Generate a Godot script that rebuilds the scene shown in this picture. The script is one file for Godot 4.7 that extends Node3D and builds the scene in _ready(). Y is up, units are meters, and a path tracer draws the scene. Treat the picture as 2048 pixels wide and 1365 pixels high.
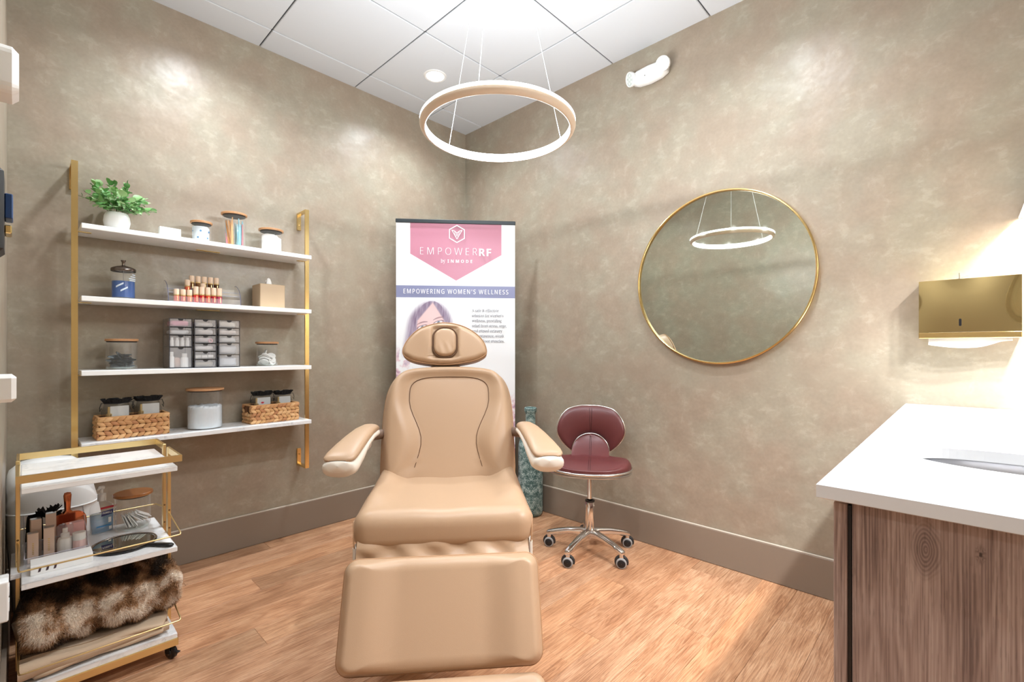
extends Node3D
# A treatment room seen from its doorway. The far corner of the room is the origin:
# the left wall is z = 0, the right wall x = 0; the room lies at x < 0, z > 0.

const EYE := Vector3(-2.544, 1.135, 2.981)
const ROOM_H := 2.915
const BACK_X := -2.59
const FAR_Z := 3.46
const WALNUT_KNOTS := [[495.0, 39.0, 14.0, 12.0], [490.0, 99.0, 4.5, 4.0]]
const SHELF_Y := [1.687, 1.37, 1.043, 0.725]

var M := {}
var taken := {}
var sg := 1


func _ready() -> void:
	# ---- camera, environment, exposure
	var cam := Camera3D.new()
	cam.name = "camera"
	add_child(cam)
	cam.position = EYE
	cam.rotation = Vector3(0, -(PI / 2 - atan2(906.0, 941.8)), 0)
	cam.projection = Camera3D.PROJECTION_FRUSTUM
	cam.near = 0.02
	cam.far = 60.0
	cam.size = 0.02 * 1365.0 / 941.8
	cam.frustum_offset = Vector2(0, 0.02 * 17.5 / 941.8)
	cam.keep_aspect = Camera3D.KEEP_HEIGHT
	cam.current = true

	var env := Environment.new()
	env.background_mode = Environment.BG_COLOR
	env.background_color = Color(0.05, 0.05, 0.05)
	env.tonemap_mode = Environment.TONE_MAPPER_LINEAR
	env.tonemap_exposure = 0.76
	env.sdfgi_enabled = true
	env.ssao_enabled = true
	env.ssil_enabled = true
	var we := WorldEnvironment.new()
	we.name = "world_environment"
	we.environment = env
	add_child(we)

	make_materials()
	# ---- lights of the room
	for p in [Vector3(-0.685, ROOM_H, 0.5), Vector3(-1.885, ROOM_H, 0.5), Vector3(-0.685, ROOM_H, 2.3), Vector3(-1.885, ROOM_H, 2.3)]:
		downlight(p)
	ring_pendant(Vector3(-1.27, 1.99, 1.68), 0.298)
	sconce_lamp()
	vanity_light()
	# ---- the large structure
	build_floor()
	build_ceiling()
	build_walls()
	build_hallway()
	# ---- furniture
	treatment_chair()
	vanity()
	shelf_unit()
	bar_cart()
	banner_stand()
	stool()
	floor_bottle()
	round_mirror()
	towel_dispenser()
	emergency_light()
	door_wall_fittings()
	white_tub()
	# ---- small things
	shelf_things()
	cart_things()
	fur_blanket()


# ------------------------------------------------------------------ naming
func numbered(n: String, parent: Node = null) -> String:
	var key = n + ("" if parent == null or parent == self else str(parent.get_instance_id()))
	if not taken.has(key):
		taken[key] = 0
		return n
	taken[key] += 1
	return "%s_%03d" % [n, taken[key]]


func tag(o: Node, label: String, category := "", group := "", kind := "") -> void:
	if label:
		o.set_meta("label", label)
	if category:
		o.set_meta("category", category)
	if group:
		o.set_meta("group", group)
	if kind:
		o.set_meta("kind", kind)


func thing(called: String, label: String, category: String, at := Vector3.ZERO, turn := 0.0, group := "") -> Node3D:
	var o := Node3D.new()
	o.name = numbered(called)
	add_child(o)
	o.position = at
	o.rotation.y = turn
	tag(o, label, category, group)
	return o


func setting(called: String) -> Node3D:
	var o := Node3D.new()
	o.name = numbered(called)
	add_child(o)
	o.set_meta("kind", "structure")
	return o


func place(mesh: Mesh, called: String, m: Material, parent: Node = null, xf := Transform3D()) -> MeshInstance3D:
	var o := MeshInstance3D.new()
	var p: Node = parent if parent else self
	o.name = numbered(called, p)
	o.mesh = mesh
	o.material_override = m
	o.transform = xf
	o.cast_shadow = GeometryInstance3D.SHADOW_CASTING_SETTING_ON
	p.add_child(o, true)
	return o


func tool() -> SurfaceTool:
	var st := SurfaceTool.new()
	st.begin(Mesh.PRIMITIVE_TRIANGLES)
	return st


func baked(st: SurfaceTool) -> ArrayMesh:
	st.generate_normals()
	st.index()
	return st.commit()


func fin(st: SurfaceTool, called: String, m: Material, parent: Node = null, xf := Transform3D()) -> MeshInstance3D:
	return place(baked(st), called, m, parent, xf)


# ------------------------------------------------------------------ shapes
# a, b, c, d run counter-clockwise seen from outside
func quad(st: SurfaceTool, a: Vector3, b: Vector3, c: Vector3, d: Vector3) -> void:
	for v in [a, c, b, a, d, c]:
		st.add_vertex(v)


func tri(st: SurfaceTool, a: Vector3, b: Vector3, c: Vector3) -> void:
	for v in [a, c, b]:
		st.add_vertex(v)


func cbox(st: SurfaceTool, c: Vector3, s: Vector3, b := 0.002, bs := Basis()) -> void:
	# box with chamfered edges
	st.set_smooth_group(-1)
	var h := s / 2
	b = minf(b, minf(h.x, minf(h.y, h.z)) * 0.9)
	var corner := func(sx, sy, sz, axis):
		var k := Vector3(b, b, b)
		k[axis] = 0.0
		return c + bs * Vector3(sx * (h.x - k.x), sy * (h.y - k.y), sz * (h.z - k.z))
	for axis in 3:
		var u := (axis + 1) % 3
		var v := (axis + 2) % 3
		for s1 in [-1, 1]:
			var pts := []
			for e in [[-1, -1], [1, -1], [1, 1], [-1, 1]]:
				var q := Vector3.ZERO
				q[axis] = s1
				q[u] = e[0]
				q[v] = e[1]
				pts.append(corner.call(q.x, q.y, q.z, axis))
			if s1 < 0:
				pts.reverse()
			quad(st, pts[0], pts[1], pts[2], pts[3])
		# edges along this axis
		for s1 in [-1, 1]:
			for s2 in [-1, 1]:
				var lo := Vector3.ZERO
				lo[u] = s1
				lo[v] = s2
				var hi := lo
				lo[axis] = -1
				hi[axis] = 1
				var p0 = corner.call(lo.x, lo.y, lo.z, u)
				var p1 = corner.call(hi.x, hi.y, hi.z, u)
				var p2 = corner.call(hi.x, hi.y, hi.z, v)
				var p3 = corner.call(lo.x, lo.y, lo.z, v)
				if s1 * s2 > 0:
					quad(st, p0, p3, p2, p1)
				else:
					quad(st, p0, p1, p2, p3)
	for sx in [-1, 1]:
		for sy in [-1, 1]:
			for sz in [-1, 1]:
				var a = corner.call(sx, sy, sz, 0)
				var d = corner.call(sx, sy, sz, 1)
				var e = corner.call(sx, sy, sz, 2)
				if sx * sy * sz > 0:
					tri(st, a, d, e)
				else:
					tri(st, a, e, d)


func box_mesh(s: Vector3, b := 0.002) -> ArrayMesh:
	var st := tool()
	cbox(st, Vector3.ZERO, s, b)
	return baked(st)


# f(u, v) gives a point for u, v in 0..1
func surf(st: SurfaceTool, nu: int, nv: int, f: Callable, flip := false, uvs := Vector2.ONE) -> void:
	sg += 1
	st.set_smooth_group(sg)
	var pts := PackedVector3Array()
	for j in nv + 1:
		for i in nu + 1:
			pts.append(f.call(float(i) / nu, float(j) / nv))
	for j in nv:
		for i in nu:
			var k := [j * (nu + 1) + i, j * (nu + 1) + i + 1, (j + 1) * (nu + 1) + i + 1, (j + 1) * (nu + 1) + i]
			var uv := [Vector2(i, j), Vector2(i + 1, j), Vector2(i + 1, j + 1), Vector2(i, j + 1)]
			for n in ([0, 1, 2, 0, 2, 3] if flip else [0, 2, 1, 0, 3, 2]):
				st.set_uv(Vector2(uv[n].x / nu, uv[n].y / nv) * uvs)
				st.add_vertex(pts[k[n]])


# profile: points (radius, height) from bottom to top on the outside; sharp corners stay sharp
func lathe(st: SurfaceTool, profile: Array, seg := 24, xf := Transform3D(), uvs := Vector2.ONE) -> void:
	var runs := [[profile[0]]]
	for i in range(1, profile.size()):
		runs[-1].append(profile[i])
		if i < profile.size() - 1:
			var d1: Vector2 = (profile[i] - profile[i - 1]).normalized()
			var d2: Vector2 = (profile[i + 1] - profile[i]).normalized()
			if d1.dot(d2) < 0.72:
				runs.append([profile[i]])
	for r in runs:
		var n: int = r.size() - 1
		surf(st, seg, n, func(u, v):
			var p: Vector2 = r[int(round(v * n))]
			var a: float = u * TAU
			return xf * Vector3(p.x * sin(a), p.y, p.x * cos(a)), false, uvs)


# a tube along points; rad is one number or one for each point
func tube(st: SurfaceTool, path: Array, rad, seg := 8, closed := false, flat := 1.0, caps := true) -> void:
	var n := path.size()
	var frames := []
	var t0: Vector3 = (path[1] - path[0]).normalized()
	var up := Vector3.UP if absf(t0.y) < 0.9 else Vector3.RIGHT
	var side := t0.cross(up).normalized()
	for i in n:
		var a: Vector3 = path[(i - 1 + n) % n] if closed or i > 0 else path[i]
		var b: Vector3 = path[(i + 1) % n] if closed or i < n - 1 else path[i]
		var t := (b - a).normalized()
		side = (side - t * side.dot(t)).normalized()
		frames.append([path[i], side, side.cross(t).normalized() * flat])
	var count := n if closed else n - 1
	surf(st, seg, count, func(u, v):
		var k := int(round(v * count)) % n
		var r: float = rad[k] if rad is Array else rad
		var fr: Array = frames[k]
		return fr[0] + (fr[1] * cos(u * TAU) + fr[2] * sin(u * TAU)) * r)
	if not closed and caps:
		for e in [0, n - 1]:
			var r2: float = rad[e] if rad is Array else rad
			var fr2: Array = frames[e]
			surf(st, seg, 1, func(u, v): return fr2[0] + (fr2[1] * cos(u * TAU) + fr2[2] * sin(u * TAU)) * r2 * v, e != 0)


# square bar along points, mitred
func bar(st: SurfaceTool, path: Array, wide: float, thick: float, normal: Vector3, closed := false) -> void:
	var n := path.size()
	var rings := []
	for i in n:
		var dirs := []
		if closed or i > 0:
			dirs.append((path[i] - path[(i - 1 + n) % n]).normalized())
		if closed or i < n - 1:
			dirs.append((path[(i + 1) % n] - path[i]).normalized())
		var t: Vector3 = dirs[0] if dirs.size() == 1 else (dirs[0] + dirs[1]).normalized()
		var side := t.cross(normal).normalized()
		var k := 1.0 if dirs.size() == 1 else 1.0 / maxf(0.3, sqrt((1.0 + dirs[0].dot(dirs[1])) / 2.0))
		var s2 := side * wide / 2 * k
		var n2 := normal * thick / 2
		rings.append([path[i] - s2 - n2, path[i] + s2 - n2, path[i] + s2 + n2, path[i] - s2 + n2])
	st.set_smooth_group(-1)
	for i in (n if closed else n - 1):
		var a: Array = rings[i]
		var b: Array = rings[(i + 1) % n]
		for j in 4:
			quad(st, a[j], a[(j + 1) % 4], b[(j + 1) % 4], b[j])
	if not closed:
		quad(st, rings[0][3], rings[0][2], rings[0][1], rings[0][0])
		quad(st, rings[n - 1][0], rings[n - 1][1], rings[n - 1][2], rings[n - 1][3])


# outline in the xy plane (counter-clockwise) pushed along +z, front edge bevelled
func prism(st: SurfaceTool, poly: PackedVector2Array, depth: float, xf := Transform3D(), bevel := 0.0, smooth_side := false) -> void:
	var n := poly.size()
	var inner := PackedVector2Array()
	for i in n:
		var d1 := (poly[i] - poly[(i - 1 + n) % n]).normalized()
		var d2 := (poly[(i + 1) % n] - poly[i]).normalized()
		var nn := (Vector2(-d1.y, d1.x) + Vector2(-d2.y, d2.x)).normalized()
		inner.append(poly[i] + nn * bevel)
	if smooth_side:
		sg += 1
		st.set_smooth_group(sg)
	else:
		st.set_smooth_group(-1)
	var at := func(p: Vector2, z: float): return xf * Vector3(p.x, p.y, z)
	for i in n:
		var j := (i + 1) % n
		quad(st, at.call(poly[i], 0), at.call(poly[j], 0), at.call(poly[j], depth - bevel), at.call(poly[i], depth - bevel))
		if bevel > 0:
			quad(st, at.call(poly[i], depth - bevel), at.call(poly[j], depth - bevel), at.call(inner[j], depth), at.call(inner[i], depth))
	st.set_smooth_group(-1)
	var idx := Geometry2D.triangulate_polygon(poly)
	for k in range(0, idx.size(), 3):
		var a := poly[idx[k]]
		var b := poly[idx[k + 1]]
		var c := poly[idx[k + 2]]
		var up := (b - a).cross(c - a) > 0
		var ia := inner[idx[k]]
		var ib := inner[idx[k + 1]]
		var ic := inner[idx[k + 2]]
		if up:
			tri(st, at.call(ia, depth), at.call(ib, depth), at.call(ic, depth))
			tri(st, at.call(a, 0), at.call(c, 0), at.call(b, 0))
		else:
			tri(st, at.call(ia, depth), at.call(ic, depth), at.call(ib, depth))
			tri(st, at.call(a, 0), at.call(b, 0), at.call(c, 0))


func rounded_rect(w: float, h: float, r: float, seg := 5, c := Vector2.ZERO) -> PackedVector2Array:
	var out := PackedVector2Array()
	var k := 0
	for q in [[1, -1], [1, 1], [-1, 1], [-1, -1]]:
		for i in seg + 1:
			var a := -PI / 2 + k * PI / 2 + PI / 2 * i / seg
			out.append(c + Vector2(q[0] * (w / 2 - r) + cos(a) * r, q[1] * (h / 2 - r) + sin(a) * r))
		k += 1
	return out


# the same outline with points no further apart than step
func dense(pts: PackedVector2Array, step: float) -> PackedVector2Array:
	var out := PackedVector2Array()
	for i in pts.size():
		var a := pts[i]
		var b := pts[(i + 1) % pts.size()]
		var n := maxi(1, int(ceil(a.distance_to(b) / step)))
		for k in n:
			out.append(a.lerp(b, float(k) / n))
	return out


# smooth closed outline through a few points (counter-clockwise)
func outline(pts: Array, per := 6) -> PackedVector2Array:
	var out := PackedVector2Array()
	var n := pts.size()
	for i in n:
		var p0: Vector2 = pts[(i - 1 + n) % n]
		var p1: Vector2 = pts[i]
		var p2: Vector2 = pts[(i + 1) % n]
		var p3: Vector2 = pts[(i + 2) % n]
		for k in per:
			out.append(p1.cubic_interpolate(p2, p0, p3, float(k) / per))
	return out


# upholstered cushion: outline in xy, flat back at z = 0, soft front at z = thick + top.call(p)
func cushion(st: SurfaceTool, ol: PackedVector2Array, thick: float, round_r: float, top: Callable, xf := Transform3D(), rings := 8, mid := Vector2.INF) -> void:
	var n := ol.size()
	var c := Vector2.ZERO
	for p in ol:
		c += p / n
	if mid != Vector2.INF:
		c = mid
	var nrm := PackedVector2Array()  # inwards along the ray to the middle, so that rows never cross
	for i in n:
		var d := (ol[(i + 1) % n] - ol[(i - 1 + n) % n]).normalized()
		var ray := (c - ol[i]).normalized()
		nrm.append(ray / maxf(0.4, ray.dot(Vector2(-d.y, d.x))))
	var rows := []
	for k in 5:
		var a := PI / 2 * k / 4.0
		rows.append([round_r * 0.7 * (1 - sin(a)), round_r * 0.7 * (1 - cos(a)), 0])
	for k in 7:
		var a := PI / 2 * k / 6.0
		rows.append([round_r * (1 - cos(a)), 0.0, 1, round_r * (1 - sin(a))])
	var total := rows.size() + rings
	var f := func(u, v):
		var i := int(round(u * n)) % n
		var k := int(round(v * total))
		var p: Vector2 = ol[i]
		if k == 0:
			return xf * Vector3(c.x, c.y, 0)
		k -= 1
		if k < rows.size():
			var r: Array = rows[k]
			var q: Vector2 = p + nrm[i] * r[0]
			if r[2] == 0:
				return xf * Vector3(q.x, q.y, r[1])
			return xf * Vector3(q.x, q.y, thick + top.call(q) * clampf(r[0] / round_r * 1.6, 0.0, 1.0) - r[3])
		var q0: Vector2 = p + nrm[i] * round_r
		var q1: Vector2 = q0.lerp(c, float(k - rows.size() + 1) / rings)
		return xf * Vector3(q1.x, q1.y, thick + top.call(q1))
	surf(st, n, total, f)


func glass_pane(tint: Color, alpha: float, rough := 0.03) -> StandardMaterial3D:
	var m := StandardMaterial3D.new()
	m.transparency = BaseMaterial3D.TRANSPARENCY_ALPHA
	m.albedo_color = Color(tint, alpha)
	m.roughness = rough
	m.metallic_specular = 0.5
	m.cull_mode = BaseMaterial3D.CULL_DISABLED
	return m


func mat(c: Color, rough := 0.6, metal := 0.0) -> StandardMaterial3D:
	var m := StandardMaterial3D.new()
	m.albedo_color = c
	m.roughness = rough
	m.metallic = metal
	m.cull_mode = BaseMaterial3D.CULL_DISABLED
	return m


func rgb(r: int, g: int, b: int) -> Color:
	return Color(r / 255.0, g / 255.0, b / 255.0)


func glow(c: Color, energy: float) -> StandardMaterial3D:
	var m := mat(Color.WHITE, 0.5)
	m.emission_enabled = true
	m.emission = c
	m.emission_energy_multiplier = energy
	return m


# ------------------------------------------------------------------ textures and materials
func noise_bytes(seed_: int, w: int, h: int, freq: float, octaves: int, to_w := 0, to_h := 0, warp := 0.0, kind := FastNoiseLite.TYPE_SIMPLEX_SMOOTH) -> PackedByteArray:
	var n := FastNoiseLite.new()
	n.seed = seed_
	n.noise_type = kind
	n.frequency = freq
	n.fractal_type = FastNoiseLite.FRACTAL_FBM
	n.fractal_octaves = octaves
	if warp > 0:
		n.domain_warp_enabled = true
		n.domain_warp_amplitude = warp
		n.domain_warp_frequency = freq * 1.5
	var im := n.get_seamless_image(w, h, false, false, 0.15)
	im.convert(Image.FORMAT_L8)
	if to_w > 0:
		im.resize(to_w, to_h, Image.INTERPOLATE_CUBIC)
	return im.get_data()


func tex(w: int, h: int, rgb_data: PackedByteArray) -> ImageTexture:
	return ImageTexture.create_from_image(Image.create_from_data(w, h, false, Image.FORMAT_RGB8, rgb_data))


func put3(out: PackedByteArray, at: int, c: Color) -> void:
	out[at] = int(clampf(c.r, 0, 1) * 255)
	out[at + 1] = int(clampf(c.g, 0, 1) * 255)
	out[at + 2] = int(clampf(c.b, 0, 1) * 255)


func plaster_texture() -> ImageTexture:
	# cloudy decorative plaster: broad warm and grey clouds, pale trowel smears on top
	var n := 1024
	var a := noise_bytes(11, n, n, 0.006, 4)
	var b := noise_bytes(23, n, n, 0.02, 4, 0, 0, 30.0)
	var c := noise_bytes(37, n / 2, n, 0.05, 3, n, n, 24.0)
	var d := noise_bytes(51, n, n / 2, 0.035, 3, n, n, 40.0)
	var e := noise_bytes(77, n, n, 0.11, 2)
	var out := PackedByteArray()
	out.resize(n * n * 3)
	var warm := rgb(153, 138, 121)
	var grey := rgb(154, 145, 128)
	var pale := rgb(186, 177, 161)
	for i in n * n:
		var t := a[i] / 255.0
		var col := warm.lerp(grey, clampf((t - 0.3) * 2.2, 0, 1))
		var k := (b[i] / 255.0 - 0.5) * 0.07 + (e[i] / 255.0 - 0.5) * 0.05
		var smear := clampf((c[i] / 255.0 - 0.62) * 7.0, 0, 1) * clampf((t + b[i] / 255.0 - 0.85) * 2.0, 0.08, 0.8)
		smear += clampf((d[i] / 255.0 - 0.65) * 7.0, 0, 1) * clampf((b[i] / 255.0 - 0.4) * 2.0, 0.05, 0.6)
		col = col * (1.0 + k)
		put3(out, i * 3, col.lerp(pale, clampf(smear, 0, 0.75) * 0.36))
	return tex(n, n, out)


func wood_texture(seed_: int, w: int, h: int, dark: Color, mid: Color, light: Color, rings: float, contrast: float, along_x := true, knots := []) -> ImageTexture:
	# grain runs along x
	var fine := noise_bytes(seed_, w / 32, h, 0.3, 2, w, h)
	var pores := noise_bytes(seed_ + 1, w / 10, h, 0.6, 1, w, h)
	var broad := noise_bytes(seed_ + 2, w / 8, h, 0.016, 3, w, h)
	var patch := noise_bytes(seed_ + 3, w / 2, h / 2, 0.012, 3, w, h)
	var out := PackedByteArray()
	out.resize(w * h * 3)
	for i in w * h:
		var b := broad[i] / 255.0
		var ring := 0.5 + 0.5 * sin(b * rings)
		var t := 0.5 + ((fine[i] / 255.0 - 0.5) * 0.9 + (ring - 0.5) * 0.2 + (b - 0.5) * 0.4 + (patch[i] / 255.0 - 0.5) * 0.3) * contrast
		var col := dark.lerp(mid, clampf(t * 2.0, 0, 1)).lerp(light, clampf(t * 2.0 - 1.0, 0, 1))
		for q in knots:  # x, y, half length, half width: bent rings round a dark eye
			var kx: float = (i % w - q[0]) / q[2]
			var ky: float = (i / w - q[1]) / q[3]
			var kd := kx * kx + ky * ky
			if kd < 4.0:
				var kr := sqrt(kd) + (b - 0.5) * 0.8
				col = col.lerp(dark.lerp(mid, 0.5 + 0.5 * sin(kr * 26.0)), 0.9 * smoothstep(2.0, 0.7, sqrt(kd)))
				col = col.lerp(dark.darkened(0.35), smoothstep(0.32, 0.1, kr))
		if pores[i] > 172:
			col = col.darkened(0.10 * minf(1.0, (pores[i] - 172) / 30.0))
		put3(out, i * 3, col)
	if along_x:
		return tex(w, h, out)
	var im := Image.create_from_data(w, h, false, Image.FORMAT_RGB8, out)
	im.rotate_90(CLOCKWISE)
	return ImageTexture.create_from_image(im)


func marble_texture() -> ImageTexture:
	var n := 512
	var a := noise_bytes(5, n, n, 0.006, 4, 0, 0, 60.0)
	var b := noise_bytes(9, n, n, 0.02, 3)
	var out := PackedByteArray()
	out.resize(n * n * 3)
	for i in n * n:
		var v := 1.0 - clampf(absf(a[i] / 255.0 - 0.5) * 16.0, 0, 1)
		var w := 1.0 - clampf(absf(a[i] / 255.0 - 0.36) * 9.0, 0, 1)
		var k := v * v * 0.5 * (b[i] / 255.0) + w * 0.16
		put3(out, i * 3, rgb(240, 240, 240).lerp(rgb(150, 154, 162), k))
	return tex(n, n, out)


func speckle_texture() -> ImageTexture:
	# recycled sea-green glass with a chalky white crust
	var n := 512
	var a := noise_bytes(61, n, n, 0.012, 3)
	var b := noise_bytes(63, n, n, 0.09, 3)
	var c := noise_bytes(67, n, n, 0.28, 2)
	var out := PackedByteArray()
	out.resize(n * n * 3)
	for i in n * n:
		var t := a[i] / 255.0
		var col := rgb(56, 86, 84).lerp(rgb(110, 142, 138), clampf(t * 1.3 - 0.2, 0, 1))
		var crust := clampf((b[i] / 255.0 * 0.75 + c[i] / 255.0 * 0.25 + t * 0.35 - 0.71) * 10.0, 0, 1)
		put3(out, i * 3, col.lerp(rgb(214, 226, 222), crust * 0.85))
	return tex(n, n, out)


func height_texture(seed_: int, n: int, freq: float, oct_: int) -> ImageTexture:
	var a := noise_bytes(seed_, n, n, freq, oct_)
	return ImageTexture.create_from_image(Image.create_from_data(n, n, false, Image.FORMAT_L8, a))


func textured(t: Texture2D, rough: float, scale: Vector3, offset := Vector3.ZERO, world := false) -> StandardMaterial3D:
	var m := mat(Color.WHITE, rough)
	m.albedo_texture = t
	m.uv1_triplanar = true
	m.uv1_world_triplanar = world
	m.uv1_triplanar_sharpness = 8.0
	m.uv1_scale = scale
	m.uv1_offset = offset
	return m


func make_materials() -> void:
	# walls
	M.plaster = textured(plaster_texture(), 0.37, Vector3(0.42, 0.42, 0.42), Vector3.ZERO, true)
	M.plaster.heightmap_enabled = true
	M.plaster.heightmap_texture = height_texture(71, 512, 0.02, 4)
	M.plaster.heightmap_scale = 0.35
	M.base = mat(rgb(136, 122, 108), 0.36)
	M.bead = mat(rgb(190, 178, 162), 0.4)
	M.ceiling = mat(rgb(208, 211, 215), 0.85)
	M.tee = mat(rgb(205, 207, 210), 0.6)
	M.gap = mat(rgb(70, 72, 76), 0.8)
	M.plain_wall = mat(rgb(188, 180, 170), 0.7)
	# floor: six cuts of one oak print
	var oak := wood_texture(101, 1024, 512, rgb(154, 106, 74), rgb(196, 147, 110), rgb(220, 178, 142), 34.0, 1.1)
	M.oak = []
	for k in 6:
		var m := textured(oak, 0.38, Vector3(0.62, 1.0, 1.5), Vector3(k * 0.37, 0, k * 0.29))
		m.albedo_color = [Color(1, 1, 1), Color(0.95, 0.95, 0.96), Color(0.98, 0.96, 0.94), Color(0.9, 0.9, 0.9), Color(1, 0.98, 0.97), Color(0.93, 0.91, 0.9)][k]
		M.oak.append(m)
	M.floor_gap = mat(rgb(128, 90, 64), 0.8)
	# vanity
	M.walnut = textured(wood_texture(211, 1024, 512, rgb(112, 92, 86), rgb(162, 138, 128), rgb(192, 172, 162), 26.0, 1.1, false, WALNUT_KNOTS), 0.5, Vector3(2.0, 0.5, 2.0), Vector3(0.3, 0.1, 0.2))
	M.quartz = mat(rgb(232, 235, 238), 0.18)
	M.basin = mat(rgb(168, 168, 170), 0.32, 1.0)
	# furniture
	M.tan = mat(rgb(180, 149, 120), 0.40)
	M.tan.metallic_specular = 0.45
	M.tan.heightmap_enabled = true
	M.tan.heightmap_texture = height_texture(83, 512, 0.12, 2)
	M.tan.heightmap_scale = 0.012
	M.tan.uv1_triplanar = true
	M.tan.uv1_scale = Vector3(6, 6, 6)
	M.tan_seam = mat(rgb(168, 128, 92), 0.55)
	M.tan_dark = mat(rgb(96, 66, 42), 0.7)
	M.thread = mat(rgb(222, 192, 158), 0.6)
	M.shell = mat(rgb(232, 224, 212), 0.3)
	M.maroon = mat(rgb(94, 44, 44), 0.38)
	M.maroon_seam = mat(rgb(62, 26, 26), 0.5)
	M.chrome = mat(rgb(226, 224, 222), 0.07, 1.0)
	M.chrome_trim = mat(rgb(214, 212, 208), 0.2, 1.0)
	M.steel = mat(rgb(190, 190, 190), 0.3, 1.0)
	M.brass = mat(rgb(232, 202, 138), 0.2, 1.0)
	M.brass_satin = mat(rgb(214, 182, 122), 0.34, 1.0)
	M.gold = mat(rgb(238, 212, 154), 0.34, 1.0)
	M.gold_pol = mat(rgb(226, 208, 152), 0.04, 1.0)
	M.mirror = mat(rgb(214, 220, 212), 0.015, 1.0)
	M.black = mat(rgb(22, 22, 24), 0.4)
	M.black_gloss = mat(rgb(18, 18, 20), 0.15)
	M.rubber = mat(rgb(36, 34, 34), 0.55)
	M.grey_tread = mat(rgb(150, 148, 146), 0.6)
	M.white = mat(rgb(238, 238, 236), 0.35)
	M.white_matte = mat(rgb(242, 242, 240), 0.7)
	M.white_edge = mat(rgb(246, 245, 242), 0.3)
	M.marble = textured(marble_texture(), 0.2, Vector3(1.7, 1.7, 1.7), Vector3(0.2, 0.4, 0.1))
	M.bamboo = textured(wood_texture(307, 256, 256, rgb(168, 118, 78), rgb(198, 148, 104), rgb(216, 170, 126), 8.0, 0.5), 0.42, Vector3(5, 5, 5))
	M.bottle = textured(speckle_texture(), 0.45, Vector3(3.2, 3.2, 3.2))
	M.bottle.metallic_specular = 0.4
	M.clear = glass_pane(Color(0.95, 0.98, 0.98), 0.05)
	M.acrylic = glass_pane(Color(0.92, 0.93, 0.97), 0.10)
	M.drawer_pane = glass_pane(Color(0.93, 0.93, 0.95), 0.16)
	M.smoke = glass_pane(Color(0.42, 0.43, 0.47), 0.22)
	M.smoke_edge = mat(rgb(66, 68, 76), 0.2)
	M.acrylic_edge = mat(rgb(196, 194, 206), 0.15)
	M.cotton = mat(rgb(246, 245, 242), 0.9)
	M.blue_liquid = mat(rgb(16, 78, 150), 0.15)
	M.wicker = []
	for c in [rgb(214, 164, 112), rgb(198, 146, 96), rgb(224, 178, 126), rgb(182, 126, 82), rgb(206, 158, 104)]:
		M.wicker.append(mat(c, 0.6))
	M.wicker_dark = mat(rgb(120, 78, 46), 0.8)
	M.leaf = []
	for c in [rgb(106, 160, 92), rgb(142, 190, 122), rgb(82, 134, 72), rgb(176, 212, 156)]:
		var m := mat(c, 0.5)
		m.backlight_enabled = true
		m.backlight = Color(0.16, 0.24, 0.10)
		M.leaf.append(m)
	M.stem = mat(rgb(88, 108, 58), 0.7)
	M.copper = mat(rgb(206, 128, 92), 0.16, 1.0)
	M.tulle = mat(rgb(16, 16, 18), 0.8)


func smear(a: float, b: float, x: float) -> float:
	return smoothstep(a, b, x)


# ------------------------------------------------------------------ lamps
func downlight(p: Vector3) -> void:
	var t := thing("recessed_downlight", {0: "recessed round downlight in the ceiling near the room corner", 1: "recessed round downlight above the gold wall shelf", 2: "recessed round downlight above the round mirror end of the room", 3: "recessed round downlight just inside the doorway"}[numbered_light()], "downlight", p, 0, "recessed ceiling downlights")
	var st := tool()
	lathe(st, [Vector2(0.056, -0.001), Vector2(0.058, -0.004), Vector2(0.070, -0.004), Vector2(0.074, 0.0)], 32)
	fin(st, "trim_ring", M.white, t)
	st = tool()
	lathe(st, [Vector2(0.001, -0.004), Vector2(0.035, -0.0035), Vector2(0.056, -0.0022)], 32)
	fin(st, "light_lens", glow(Color(1.0, 0.99, 0.98), 8.0), t)
	var l := SpotLight3D.new()
	l.name = "downlight_beam"
	t.add_child(l)
	l.position = Vector3(0, -0.012, 0)
	l.rotation.x = -PI / 2
	l.light_color = Color(0.945, 0.975, 1.0)
	l.light_energy = 3.6
	l.light_size = 0.045
	l.spot_angle = 73.0
	l.spot_angle_attenuation = 1.2
	l.spot_range = 12.0
	l.spot_attenuation = 2.0
	l.shadow_enabled = true


var light_count := -1
func numbered_light() -> int:
	light_count += 1
	return light_count


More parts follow.
